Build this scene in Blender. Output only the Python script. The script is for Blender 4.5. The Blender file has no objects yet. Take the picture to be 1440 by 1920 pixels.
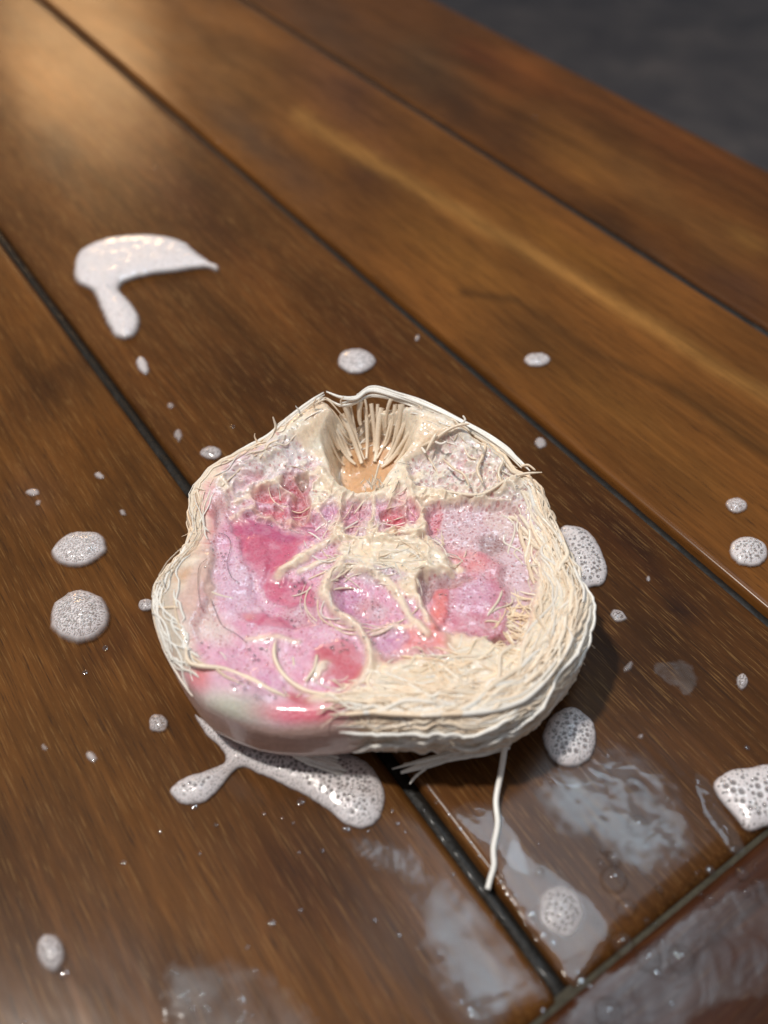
import bpy, math, random
import numpy as np
from mathutils import Vector, Matrix

scene = bpy.context.scene
col = scene.collection
MM = 0.001
rng = np.random.default_rng(7)
random.seed(7)

# ------------------------------------------------------------------ camera
F_PX, PITCH, CAM_H = 1712.0, math.atan2(1900, 1712), 0.171      # photo is 1440 x 1920
CT, ST = math.cos(PITCH), math.sin(PITCH)
cam_d = bpy.data.cameras.new('camera')
cam = bpy.data.objects.new('camera', cam_d); col.objects.link(cam)
cam.location = (0, 0, CAM_H)
cam.rotation_euler = (math.pi / 2 - PITCH, 0, 0)
cam_d.sensor_fit = 'HORIZONTAL'; cam_d.sensor_width = 36.0
cam_d.lens = F_PX / 1440 * 36.0
cam_d.clip_start = 0.005; cam_d.clip_end = 50
cam_d.dof.use_dof = True
cam_d.dof.focus_distance = 0.208
cam_d.dof.aperture_fstop = 10.5
cam_d.dof.aperture_blades = 6
scene.camera = cam

# ------------------------------------------------------------------ world and lamps
world = bpy.data.worlds.new('World'); scene.world = world; world.use_nodes = True
bg = world.node_tree.nodes['Background']
bg.inputs['Color'].default_value = (0.88, 0.88, 0.94, 1); bg.inputs['Strength'].default_value = 0.19

def lamp(name, kind, loc, target, power, colour, **kw):
    d = bpy.data.lights.new(name, kind); d.energy = power; d.color = colour
    for k, v in kw.items(): setattr(d, k, v)
    o = bpy.data.objects.new(name, d); col.objects.link(o); o.location = loc
    o.rotation_euler = (Vector(target) - Vector(loc)).to_track_quat('-Z', 'Y').to_euler()
    return o
# cool ceiling panel over and a little beyond the sponge (it mirrors in the puddle)
lamp('ceiling_panel_lamp', 'AREA', (0.19, 0.42, 1.0), (0.08, 0.16, 0), 2.6, (0.70, 0.86, 1.0), shape='RECTANGLE', size=0.34, size_y=0.30)
# small bright bulb overhead to the left: the hard shadow on the right and the glints
lamp('ceiling_bulb_lamp', 'SPOT', (-0.37, 0.14, 0.95), (0, 0.12, 0), 34.0, (1.0, 0.95, 0.885), shadow_soft_size=0.035, spot_size=math.radians(110), spot_blend=0.4)
# warm lamp far off to the upper left
lamp('warm_room_lamp', 'AREA', (-0.72, 2.25, 0.75), (-0.05, 0.2, 0), 5.0, (1.0, 0.60, 0.28), shape='DISK', size=0.36)

vs = scene.view_settings
vs.view_transform = 'Standard'; vs.look = 'None'; vs.exposure = 0.0; vs.gamma = 1.0
scene.cycles.use_denoising = True
scene.cycles.sample_clamp_indirect = 4.0
scene.cycles.transparent_max_bounces = 24

# ------------------------------------------------------------------ helpers
def unp(u, v, z=0.0):
    """photo pixel -> point on the level z (metres)"""
    u = np.asarray(u, float); v = np.asarray(v, float)
    x = u - 720.0; y = v - 960.0
    dy = F_PX * CT - y * ST; dz = -F_PX * ST - y * CT
    t = (CAM_H - z) / -dz
    return np.stack([x * t, dy * t, np.zeros_like(t) + z], -1)

def proj(x, y, z):
    dz = z - CAM_H
    depth = y * CT - dz * ST
    down = -y * ST - dz * CT
    return 720 + F_PX * x / depth, 960 + F_PX * down / depth

def srgb(r, g, b):
    c = np.array([r, g, b], float) / 255
    return np.where(c < 0.04045, c / 12.92, ((c + 0.055) / 1.055) ** 2.4)

def _hash(ix, iy, seed):
    n = (ix.astype(np.int64) * 374761393 + iy.astype(np.int64) * 668265263 + seed * 982451653) & 0x7fffffff
    n = ((n ^ (n >> 13)) * 1274126177) & 0x7fffffff
    return ((n ^ (n >> 16)) & 0xffff) / 65535.0

def vn(x, y, seed=0):
    x = np.asarray(x, float); y = np.asarray(y, float)
    ix = np.floor(x); iy = np.floor(y); fx = x - ix; fy = y - iy
    fx = fx * fx * (3 - 2 * fx); fy = fy * fy * (3 - 2 * fy)
    a = _hash(ix, iy, seed); b = _hash(ix + 1, iy, seed); c = _hash(ix, iy + 1, seed); d = _hash(ix + 1, iy + 1, seed)
    return (a + (b - a) * fx) * (1 - fy) + (c + (d - c) * fx) * fy

def fbm(x, y, seed=0, oct=3):
    s = 0; a = 0.5; t = 0
    for k in range(oct):
        s = s + a * vn(x * 2 ** k, y * 2 ** k, seed + 17 * k); t += a; a *= 0.5
    return s / t          # 0..1

def sstep(a, b, x):
    t = np.clip((x - a) / (b - a), 0, 1); return t * t * (3 - 2 * t)

def poly_sdf(px, py, poly):
    """signed distance, positive inside"""
    P = np.asarray(poly, float); n = len(P)
    d = np.full(px.shape, 1e18); inside = np.zeros(px.shape, bool)
    for i in range(n):
        ax, ay = P[i]; bx, by = P[(i + 1) % n]
        ex, ey = bx - ax, by - ay
        wx, wy = px - ax, py - ay
        t = np.clip((wx * ex + wy * ey) / (ex * ex + ey * ey + 1e-18), 0, 1)
        d = np.minimum(d, (wx - ex * t) ** 2 + (wy - ey * t) ** 2)
        c = (ay > py) != (by > py)
        with np.errstate(divide='ignore', invalid='ignore'):
            inside ^= c & (px < (bx - ax) * (py - ay) / (by - ay + 1e-30) + ax)
    d = np.sqrt(d)
    return np.where(inside, d, -d)

def line_dist(px, py, pts):
    d = np.full(px.shape, 1e18)
    for (ax, ay), (bx, by) in zip(pts[:-1], pts[1:]):
        ex, ey = bx - ax, by - ay
        t = np.clip(((px - ax) * ex + (py - ay) * ey) / (ex * ex + ey * ey + 1e-18), 0, 1)
        d = np.minimum(d, (px - ax - ex * t) ** 2 + (py - ay - ey * t) ** 2)
    return np.sqrt(d)

def smooth_closed(P, n_sub=6, dim=2):
    P = np.asarray(P, float); n = len(P); out = []
    for i in range(n):
        p0, p1, p2, p3 = P[i - 1], P[i], P[(i + 1) % n], P[(i + 2) % n]
        for k in range(n_sub):
            t = k / n_sub
            out.append(0.5 * (2 * p1 + (p2 - p0) * t + (2 * p0 - 5 * p1 + 4 * p2 - p3) * t * t + (3 * p1 - p0 - 3 * p2 + p3) * t ** 3))
    return np.array(out)

def smooth_open(P, n_sub=6):
    P = np.asarray(P, float)
    Q = np.vstack([2 * P[0] - P[1], P, 2 * P[-1] - P[-2]]); out = []
    for i in range(1, len(Q) - 2):
        p0, p1, p2, p3 = Q[i - 1], Q[i], Q[i + 1], Q[i + 2]
        for k in range(n_sub):
            t = k / n_sub
            out.append(0.5 * (2 * p1 + (p2 - p0) * t + (2 * p0 - 5 * p1 + 4 * p2 - p3) * t * t + (3 * p1 - p0 - 3 * p2 + p3) * t ** 3))
    out.append(P[-1])
    return np.array(out)

def tag(o, label=None, cat=None, group=None, kind=None):
    if label: o['label'] = label
    if cat: o['category'] = cat
    if group: o['group'] = group
    if kind: o['kind'] = kind
    return o

def empty(name, loc=(0, 0, 0)):
    o = bpy.data.objects.new(name, None); col.objects.link(o); o.location = loc; o.empty_display_size = 0.01
    return o

def mesh_obj(name, V, Fq, mat, parent=None, colours=None, floats=None, smooth=True, origin=None, normals=None):
    """one mesh object from arrays; V in world metres, moved so its origin sits at `origin`"""
    V = np.asarray(V, float)
    base = np.zeros(3)
    q = parent
    while q is not None: base = base + np.array(q.location); q = q.parent
    org = base if origin is None else np.asarray(origin, float)
    me = bpy.data.meshes.new(name)
    if isinstance(Fq, np.ndarray):
        nf, k = Fq.shape
        me.vertices.add(len(V)); me.vertices.foreach_set('co', (V - org).ravel())
        me.loops.add(nf * k); me.loops.foreach_set('vertex_index', Fq.ravel().astype(np.int32))
        me.polygons.add(nf); me.polygons.foreach_set('loop_start', np.arange(0, nf * k, k, dtype=np.int32))
        me.update(calc_edges=True); me.validate()
    else:
        me.from_pydata((V - org).tolist(), [], Fq); me.update()
    if colours is not None:
        a = me.attributes.new('Col', 'FLOAT_COLOR', 'POINT')
        C = np.ones((len(V), 4)); C[:, :3] = colours
        a.data.foreach_set('color', C.ravel())
    for nme, arr in (floats or {}).items():
        a = me.attributes.new(nme, 'FLOAT', 'POINT'); a.data.foreach_set('value', np.asarray(arr, float))
    if smooth: me.polygons.foreach_set('use_smooth', np.ones(len(me.polygons), bool))
    if normals is not None:
        me.normals_split_custom_set_from_vertices([tuple(n) for n in normals])
    me.materials.append(mat)
    o = bpy.data.objects.new(name, me); col.objects.link(o)
    if parent is not None:
        o.parent = parent; o.location = org - base
    else:
        o.location = org
    return o

class Tubes:
    """collects tapered tubes with per-vertex colour"""
    def __init__(self): self.V = []; self.F = []; self.C = []; self.n = 0
    def add(self, P, R, colour, sides=6):
        P = np.asarray(P, float); n = len(P); R = np.broadcast_to(np.asarray(R, float), (n,))
        T = np.gradient(P, axis=0); T /= np.linalg.norm(T, axis=1, keepdims=True) + 1e-12
        up = np.array([0.0, 0.0, 1.0]); A = np.cross(T, up); l = np.linalg.norm(A, axis=1, keepdims=True)
        A = np.where(l < 0.05, np.array([1.0, 0, 0]), A / (l + 1e-9)); B = np.cross(A, T)
        ang = np.linspace(0, 2 * math.pi, sides, endpoint=False)
        ring = P[:, None, :] + R[:, None, None] * (np.cos(ang)[None, :, None] * A[:, None, :] + np.sin(ang)[None, :, None] * B[:, None, :])
        self.V.append(ring.reshape(-1, 3))
        i = np.arange(n - 1)[:, None] * sides; j = np.arange(sides)[None, :]; j2 = (j + 1) % sides
        q = np.stack([i + j, i + j2, i + sides + j2, i + sides + j], -1).reshape(-1, 4)[:, ::-1] + self.n
        self.F.append(q)
        c = np.asarray(colour, float)
        c = np.broadcast_to(c if c.ndim == 2 else c[None, :], (n, 3))
        self.C.append(np.repeat(c, sides, axis=0)); self.n += n * sides
    def build(self, name, mat, parent, origin=None):
        return mesh_obj(name, np.vstack(self.V), np.vstack(self.F), mat, parent, colours=np.vstack(self.C), origin=origin)

# ------------------------------------------------------------------ materials
def new_mat(name):
    m = bpy.data.materials.new(name); m.use_nodes = True
    nt = m.node_tree; b = nt.nodes['Principled BSDF']; return m, nt, b
def N(nt, t, **kw):
    n = nt.nodes.new(t)
    for k, v in kw.items(): setattr(n, k, v)
    return n
def noise(nt, vec, scale, detail=4, rough=0.55, dist=0.0):
    n = N(nt, 'ShaderNodeTexNoise'); n.inputs['Scale'].default_value = scale; n.inputs['Detail'].default_value = detail
    n.inputs['Roughness'].default_value = rough; n.inputs['Distortion'].default_value = dist
    nt.links.new(vec, n.inputs['Vector']); return n.outputs['Fac']
def mapping(nt, vec, scale, loc=(0, 0, 0)):
    m = N(nt, 'ShaderNodeMapping'); m.inputs['Scale'].default_value = scale; m.inputs['Location'].default_value = loc
    nt.links.new(vec, m.inputs['Vector']); return m.outputs['Vector']
def ramp(nt, fac, stops):
    r = N(nt, 'ShaderNodeValToRGB'); e = r.color_ramp.elements
    while len(e) < len(stops): e.new(0.5)
    for el, (p, c) in zip(e, stops): el.position = p; el.color = (*c, 1) if not np.isscalar(c) else (c, c, c, 1)
    nt.links.new(fac, r.inputs['Fac']); return r.outputs['Color']
def mixc(nt, fac, a, b, mode='MIX'):
    m = N(nt, 'ShaderNodeMix', data_type='RGBA', blend_type=mode)
    for s, x in ((0, fac), (6, a), (7, b)):
        if hasattr(x, 'links') or hasattr(x, 'is_linked'): nt.links.new(x, m.inputs[s])
        else: m.inputs[s].default_value = x if np.isscalar(x) else (*x, 1)
    return m.outputs[2]
def math_n(nt, op, a, b=0.0):
    m = N(nt, 'ShaderNodeMath', operation=op)
    for s, x in ((0, a), (1, b)):
        if np.isscalar(x): m.inputs[s].default_value = x
        else: nt.links.new(x, m.inputs[s])
    return m.outputs[0]

def wood_mat(name, seed, fleck, grain=1.0, rough=0.30):
    """long-grained varnished hardwood; x runs along the grain, tone comes from the board itself"""
    m, nt, b = new_mat(name)
    L = nt.links
    tc = N(nt, 'ShaderNodeTexCoord').outputs['Object']
    att = N(nt, 'ShaderNodeAttribute', attribute_name='Col').outputs['Color']
    off = (seed * 1.37, seed * 2.11, seed * 0.77)
    v1 = mapping(nt, tc, (6, 70, 70), off)
    v2 = mapping(nt, tc, (34, 700, 700), off)
    v3 = mapping(nt, tc, (120, 3000, 3000), off)
    n1 = noise(nt, v1, 1.0, 5, 0.6, 0.9)
    n2 = noise(nt, v2, 1.0, 4, 0.6, 0.5)
    n3 = noise(nt, v3, 1.0, 3, 0.6)
    blot = noise(nt, mapping(nt, tc, (18, 34, 34), off), 1.0, 3, 0.5, 0.4)
    c = mixc(nt, 1.0, att, ramp(nt, n1, [(0.28, 0.70), (0.52, 1.0), (0.74, 1.28)]), 'MULTIPLY')
    c = mixc(nt, grain, c, mixc(nt, 1.0, c, ramp(nt, n2, [(0.30, 0.70), (0.55, 1.0), (0.74, 1.32)]), 'MULTIPLY'))
    c = mixc(nt, 1.0, c, ramp(nt, blot, [(0.28, 0.68), (0.55, 1.0), (0.75, 1.18)]), 'MULTIPLY')
    fl = ramp(nt, n3, [(0.58, 0.0), (0.66, 1.0)])
    c = mixc(nt, math_n(nt, 'MULTIPLY', fl, fleck), c, (0.36, 0.20, 0.07))
    dk = ramp(nt, n3, [(0.32, 1.0), (0.41, 0.0)])
    c = mixc(nt, math_n(nt, 'MULTIPLY', dk, 0.65), c, (0.02, 0.011, 0.006))
    L.new(c, b.inputs['Base Color'])
    rr = ramp(nt, noise(nt, mapping(nt, tc, (50, 90, 90), off), 1.0, 3), [(0.3, rough - 0.07), (0.7, rough + 0.10)])
    L.new(rr, b.inputs['Roughness'])
    b.inputs['Specular IOR Level'].default_value = 0.06
    b.inputs['Coat Weight'].default_value = 0.22; b.inputs['Coat Roughness'].default_value = 0.20
    bp = N(nt, 'ShaderNodeBump'); bp.inputs['Strength'].default_value = 0.35; bp.inputs['Distance'].default_value = 0.00018
    L.new(math_n(nt, 'ADD', n3, math_n(nt, 'MULTIPLY', n2, 0.8)), bp.inputs['Height']); L.new(bp.outputs['Normal'], b.inputs['Normal'])
    bp2 = N(nt, 'ShaderNodeBump'); bp2.inputs['Strength'].default_value = 0.25; bp2.inputs['Distance'].default_value = 0.0003
    L.new(noise(nt, mapping(nt, tc, (60, 160, 160), off), 1.0, 2), bp2.inputs['Height']); L.new(bp2.outputs['Normal'], b.inputs['Coat Normal'])
    return m

def organic_mat(name, sss=0.35, rough=0.38, coat=0.6, coat_rough=0.10, bump=0.00012, bscale=1600, stretch=(1, 1, 1), var=0.2, sscale=0.0022, suds=0.0):
    m, nt, b = new_mat(name); L = nt.links
    tc = N(nt, 'ShaderNodeTexCoord').outputs['Object']
    att = N(nt, 'ShaderNodeAttribute', attribute_name='Col').outputs['Color']
    nz = noise(nt, mapping(nt, tc, stretch), bscale, 3, 0.6)
    c = mixc(nt, 1.0, att, ramp(nt, nz, [(0.3, 1 - var), (0.7, 1 + var * 0.6)]), 'MULTIPLY')
    if suds:
        vo = N(nt, 'ShaderNodeTexVoronoi'); vo.inputs['Scale'].default_value = 1750; L.new(tc, vo.inputs['Vector'])
        rim = ramp(nt, vo.outputs['Distance'], [(0.22, 0.0), (0.62, 1.0)])
        pat = ramp(nt, noise(nt, tc, 330, 3, 0.6), [(0.34, 0.15), (0.62, 1.0)])
        c = mixc(nt, math_n(nt, 'MULTIPLY', math_n(nt, 'MULTIPLY', rim, pat), suds), c, (0.90, 0.80, 0.86))
        nz = math_n(nt, 'SUBTRACT', math_n(nt, 'MULTIPLY', nz, 0.5), vo.outputs['Distance'])
    L.new(c, b.inputs['Base Color'])
    b.inputs['Roughness'].default_value = rough
    b.inputs['Subsurface Weight'].default_value = sss
    b.inputs['Subsurface Radius'].default_value = (1.0, 0.72, 0.55); b.inputs['Subsurface Scale'].default_value = sscale
    b.inputs['Coat Weight'].default_value = coat; b.inputs['Coat Roughness'].default_value = coat_rough
    bp = N(nt, 'ShaderNodeBump'); bp.inputs['Strength'].default_value = 0.6; bp.inputs['Distance'].default_value = bump
    L.new(nz, bp.inputs['Height']); L.new(bp.outputs['Normal'], b.inputs['Normal'])
    return m

def foam_mat(name):
    """lather: white scattering cells, bubble walls see-through (attribute al)"""
    m, nt, b = new_mat(name); L = nt.links
    tc = N(nt, 'ShaderNodeTexCoord').outputs['Object']
    att = N(nt, 'ShaderNodeAttribute', attribute_name='Col').outputs['Color']
    al = N(nt, 'ShaderNodeAttribute', attribute_name='al').outputs['Fac']
    vo = N(nt, 'ShaderNodeTexVoronoi'); vo.inputs['Scale'].default_value = 3600; L.new(tc, vo.inputs['Vector'])
    cell = ramp(nt, vo.outputs['Distance'], [(0.0, 0.92), (0.55, 1.03)])
    L.new(mixc(nt, 1.0, att, cell, 'MULTIPLY'), b.inputs['Base Color'])
    b.inputs['Roughness'].default_value = 0.45
    b.inputs['Coat Weight'].default_value = 1.0; b.inputs['Coat Roughness'].default_value = 0.05
    b.inputs['Subsurface Weight'].default_value = 0.25; b.inputs['Subsurface Radius'].default_value = (1, 0.8, 0.7); b.inputs['Subsurface Scale'].default_value = 0.001
    L.new(al, b.inputs['Alpha'])
    bp = N(nt, 'ShaderNodeBump'); bp.inputs['Strength'].default_value = 0.3; bp.inputs['Distance'].default_value = 0.00006; bp.invert = True
    L.new(vo.outputs['Distance'], bp.inputs['Height']); L.new(bp.outputs['Normal'], b.inputs['Normal'])
    return m

def film_mat(name, milk=0.16, milk_col=(0.62, 0.64, 0.66), rough=0.05, scale=160):
    """thin water or soapy water lying on the wood: mirrors the lamps, lets the wood show, cloudy with soap"""
    m, nt, b = new_mat(name); L = nt.links
    nt.nodes.remove(b); out = nt.nodes['Material Output']
    tc = N(nt, 'ShaderNodeTexCoord').outputs['Object']
    al = N(nt, 'ShaderNodeAttribute', attribute_name='al').outputs['Fac']
    tr = N(nt, 'ShaderNodeBsdfTransparent'); gl = N(nt, 'ShaderNodeBsdfGlossy'); df = N(nt, 'ShaderNodeBsdfDiffuse')
    gl.inputs['Roughness'].default_value = rough; df.inputs['Color'].default_value = (*milk_col, 1)
    fr = N(nt, 'ShaderNodeFresnel'); fr.inputs['IOR'].default_value = 1.36
    bp = N(nt, 'ShaderNodeBump'); bp.inputs['Strength'].default_value = 0.35; bp.inputs['Distance'].default_value = 0.0008
    L.new(noise(nt, tc, scale, 2, 0.5, 0.6), bp.inputs['Height'])
    for n in (gl, fr): L.new(bp.outputs['Normal'], n.inputs['Normal'])
    mk = ramp(nt, noise(nt, tc, 85, 5, 0.58, 0.5), [(0.36, 0.15), (0.62, 1.0)])
    mk = math_n(nt, 'MULTIPLY', math_n(nt, 'MULTIPLY', mk, al), milk)
    m1 = N(nt, 'ShaderNodeMixShader'); L.new(mk, m1.inputs[0]); L.new(tr.outputs[0], m1.inputs[1]); L.new(df.outputs[0], m1.inputs[2])
    m2 = N(nt, 'ShaderNodeMixShader'); L.new(math_n(nt, 'MULTIPLY', fr.outputs[0], sstep_node(nt, al)), m2.inputs[0])
    L.new(m1.outputs[0], m2.inputs[1]); L.new(gl.outputs[0], m2.inputs[2])
    L.new(m2.outputs[0], out.inputs['Surface'])
    return m
def sstep_node(nt, al):
    return math_n(nt, 'MINIMUM', math_n(nt, 'MULTIPLY', al, 1.3), 1.0)

def bubble_mat(name, ior=1.5, rough=0.02, base=0.06):
    m, nt, b = new_mat(name); L = nt.links
    nt.nodes.remove(b); out = nt.nodes['Material Output']
    tr = N(nt, 'ShaderNodeBsdfTransparent'); gl = N(nt, 'ShaderNodeBsdfGlossy'); gl.inputs['Roughness'].default_value = rough
    lw = N(nt, 'ShaderNodeLayerWeight'); lw.inputs['Blend'].default_value = 0.22
    fac = math_n(nt, 'MINIMUM', math_n(nt, 'ADD', math_n(nt, 'MULTIPLY', lw.outputs['Facing'], 0.55), base), 1.0)
    mx = N(nt, 'ShaderNodeMixShader'); L.new(fac, mx.inputs[0]); L.new(tr.outputs[0], mx.inputs[1]); L.new(gl.outputs[0], mx.inputs[2])
    L.new(mx.outputs[0], out.inputs['Surface']); return m

def drop_mat(name):
    m, nt, b = new_mat(name); L = nt.links
    nt.nodes.remove(b); out = nt.nodes['Material Output']
    rf = N(nt, 'ShaderNodeBsdfTransparent')
    gl = N(nt, 'ShaderNodeBsdfGlossy'); gl.inputs['Roughness'].default_value = 0.03
    lw = N(nt, 'ShaderNodeLayerWeight'); lw.inputs['Blend'].default_value = 0.25
    fac = math_n(nt, 'MINIMUM', math_n(nt, 'ADD', math_n(nt, 'MULTIPLY', lw.outputs['Facing'], 0.6), 0.14), 1.0)
    mx = N(nt, 'ShaderNodeMixShader'); L.new(fac, mx.inputs[0]); L.new(rf.outputs[0], mx.inputs[1]); L.new(gl.outputs[0], mx.inputs[2])
    L.new(mx.outputs[0], out.inputs['Surface']); return m

def plain_mat(name, c, rough=0.5, spec=0.5, coat=0.0):
    m, nt, b = new_mat(name); tc = N(nt, 'ShaderNodeTexCoord').outputs['Object']
    f = ramp(nt, noise(nt, tc, 420, 4, 0.65), [(0.3, tuple(x * 0.7 for x in c)), (0.7, tuple(x * 1.25 for x in c))])
    nt.links.new(f, b.inputs['Base Color']); b.inputs['Roughness'].default_value = rough; b.inputs['Specular IOR Level'].default_value = spec
    b.inputs['Coat Weight'].default_value = coat; b.inputs['Coat Roughness'].default_value = 0.1
    bp = N(nt, 'ShaderNodeBump'); bp.inputs['Distance'].default_value = 0.0004; bp.inputs['Strength'].default_value = 0.6
    nt.links.new(noise(nt, tc, 900, 3), bp.inputs['Height']); nt.links.new(bp.outputs['Normal'], b.inputs['Normal'])
    return m

M_SPONGE = organic_mat('wet loofah', 0.5, 0.42, 0.8, 0.07, 0.0003, 1000, var=0.14, sscale=0.0007)
M_FIBRE = organic_mat('loofah fibre', 0.0, 0.5, 0.35, 0.16, 0.00005, 2600, var=0.12, sscale=0.0004)
M_SOAP = organic_mat('pink soap', 0.5, 0.40, 0.6, 0.10, 0.0001, 1200, var=0.10, sscale=0.0007, suds=0.10)
M_LATHER = organic_mat('pink lather', 0.5, 0.42, 0.9, 0.06, 0.00012, 2600, var=0.14, sscale=0.0007, suds=0.34)
M_FOAM = foam_mat('soap foam')
M_BUBBLE = bubble_mat('bubble film')
M_DROP = drop_mat('water drop')
M_MILK = film_mat('milky soapy water', 0.15, (0.52, 0.60, 0.68), 0.09, 120)
M_WATER = film_mat('thin water film', 0.06, (0.5, 0.5, 0.5), 0.09, 150)
M_SEAL = plain_mat('dark joint filler', (0.014, 0.012, 0.010), 0.55, 0.3, 0.0)
M_SEALW = plain_mat('wet joint filler', (0.012, 0.010, 0.008), 0.5, 0.2, 0.06)
M_HAIR = plain_mat('dark hair', (0.03, 0.02, 0.012), 0.35)
M_FLOOR = None

# ------------------------------------------------------------------ floor
def floor_mat():
    m, nt, b = new_mat('dark floor'); tc = N(nt, 'ShaderNodeTexCoord').outputs['Object']
    f = ramp(nt, noise(nt, tc, 7, 6, 0.65, 0.5), [(0.3, (0.08, 0.08, 0.092)), (0.52, (0.14, 0.134, 0.138)), (0.72, (0.23, 0.205, 0.195))])
    nt.links.new(f, b.inputs['Base Color']); b.inputs['Roughness'].default_value = 0.55
    return m
Vf = np.array([[-6, -3, -0.72], [6, -3, -0.72], [6, 9, -0.72], [-6, 9, -0.72]], float)
tag(mesh_obj('floor', Vf, [[0, 1, 2, 3]], floor_mat(), smooth=False), kind='structure')

# ------------------------------------------------------------------ wooden table
e1 = np.array([-1749.0, math.hypot(F_PX, 1900)]); e1 /= np.linalg.norm(e1)     # along the boards, away from us
e2 = np.array([e1[1], -e1[0]])                                                  # across the boards, to the right
def st_xy(s, t):                                                                # mm across, mm along -> world xy (m)
    return (np.asarray(s)[..., None] * e2 + np.asarray(t)[..., None] * e1) * MM

table = empty('wooden_table', (0, 0, 0))
tag(table, 'wet varnished brown wooden table top of long boards under the sponge', 'table')

K_TONE = np.array([1.0, .94, .88]) / 1.08
def tone_paint(X, Y, base, blobs):
    u, v = proj(X, Y, np.zeros_like(X))
    C = np.zeros(X.shape + (3,)) + srgb(*base)
    wu = u + 40 * (fbm(X * 60, Y * 60, 3) - 0.5) + 16 * (fbm(X * 300, Y * 300, 8) - 0.5)
    wv = v + 40 * (fbm(X * 60 + 9, Y * 60, 5) - 0.5) + 16 * (fbm(X * 300, Y * 300, 11) - 0.5)
    for b in blobs:
        if b[0] == 'e':
            _, cu, cv, a, bb, rot, c, k = b
            cr, sr = math.cos(math.radians(rot)), math.sin(math.radians(rot))
            du, dv = wu - cu, wv - cv
            q = ((du * cr + dv * sr) / a) ** 2 + ((-du * sr + dv * cr) / bb) ** 2
            m = np.exp(-q * 1.1) * k
        else:
            _, pts, w, c, k = b
            m = np.exp(-(line_dist(wu * 0.35 + u * 0.65, wv * 0.35 + v * 0.65, pts) / w) ** 2) * k
        C = C * (1 - m[..., None]) + srgb(*c) * m[..., None]
    return C * K_TONE

def board(name, s0, s1, t0, t1, base, blobs, mat, along=True, step=2.2, th=22.0, top=0.0, label=None):
    """one board with rounded long edges; grain runs along local x"""
    L, W = (t1 - t0, s1 - s0) if along else (s1 - s0, t1 - t0)
    prof_w = [0, 0.35, 0.8, 1.5]; prof_z = [-1.6, -0.75, -0.25, -0.05]
    nl = max(2, int(L / step)); nw = max(2, int(W / step))
    ls = np.linspace(0.0, L, nl + 1)
    ws = np.concatenate([prof_w, np.linspace(2.2, W - 2.2, nw), W - np.array(prof_w[::-1])])
    zs = np.concatenate([prof_z, np.zeros(nw), prof_z[::-1]])
    ws = np.concatenate([[0], ws, [W]]); zs = np.concatenate([[-th], zs, [-th]])
    LL, WW = np.meshgrid(ls, ws, indexing='ij'); ZZ = np.broadcast_to(zs, LL.shape).copy()
    end = np.minimum(LL, L - LL); ZZ -= np.where(ZZ > -3, 0.9 * np.exp(-(end / 0.9) ** 2), 0)
    ZZ += np.where(ZZ > -3, top + 0.10 * (fbm(LL / 60, WW / 18, int(abs(s0)) + 3) - 0.5), 0)
    if along: S, T = s0 + WW, t0 + LL
    else: S, T = s0 + LL, t1 - WW
    XY = st_xy(S, T); X, Y = XY[..., 0], XY[..., 1]
    C = tone_paint(X, Y, base, blobs)
    n0, n1 = LL.shape
    # build in board-local coordinates so that the grain follows the board
    V = np.stack([LL * MM, (-WW if along else -WW) * MM, ZZ * MM], -1).reshape(-1, 3)
    i = np.arange(n0 - 1)[:, None] * n1; j = np.arange(n1 - 1)[None, :]
    Fq = np.stack([i + j, i + j + 1, i + n1 + j + 1, i + n1 + j], -1).reshape(-1, 4)[:, ::-1]
    caps = [list(range(n1)), list(range((n0 - 1) * n1, n0 * n1))[::-1]]
    me = bpy.data.meshes.new(name)
    me.from_pydata(V.tolist(), [], Fq.tolist() + caps); me.update()
    a = me.attributes.new('Col', 'FLOAT_COLOR', 'POINT'); CC = np.ones((len(V), 4)); CC[:, :3] = C.reshape(-1, 3)
    a.data.foreach_set('color', CC.ravel())
    sm = np.ones(len(me.polygons), bool); sm[-2:] = False
    me.polygons.foreach_set('use_smooth', sm); me.materials.append(mat)
    o = bpy.data.objects.new(name, me); col.objects.link(o); o.parent = table
    o0 = st_xy(s0, t0) if along else st_xy(s0, t1)
    ax = e1 if along else e2; ay = -e2 if along else e1
    o.matrix_local = Matrix(((ax[0], ay[0], 0, o0[0]), (ax[1], ay[1], 0, o0[1]), (0, 0, 1, 0), (0, 0, 0, 1)))
    if label: o['label'] = label
    return o

G = 1.45      # half a joint, mm
T0, T1 = 17.8, 820.0
W1 = wood_mat('teak board flecked', 1, 0.24, 1.0, 0.50)
W2 = wood_mat('teak board red brown', 2, 0.30, 0.9, 0.48)
W3 = wood_mat('teak board ochre', 3, 0.10, 0.75, 0.52)
W4 = wood_mat('teak board russet', 4, 0.10, 0.75, 0.52)
W5 = wood_mat('teak end board', 5, 0.12, 0.8, 0.45)
board('board', -132 + G, -40 - G, T0 + .45, T1, (100, 64, 32), [], W3, step=6)
board('board', -40 + G, 50.2 - G, T0 + .45, T1, (98, 63, 28), [
    ('e', 60, 560, 120, 200, 50, (122, 78, 34), .8), ('e', 210, 800, 60, 150, 55, (112, 70, 28), .6), ('e', 130, 700, 40, 200, 55, (60, 34, 16), .5),
    ('e', 120, 1400, 160, 120, 60, (92, 60, 26), .6), ('e', 220, 1200, 40, 120, 55, (66, 38, 18), .6), ('e', 560, 1650, 160, 110, 50, (68, 40, 22), .8),
    ('e', 300, 1850, 240, 90, 20, (74, 48, 30), .7), ('e', 60, 1650, 120, 80, 55, (88, 56, 27), .6), ('e', 60, 930, 50, 60, 30, (92, 62, 40), .6)], W1,
    label='flecked mid brown board in front of the long joint')
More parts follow.
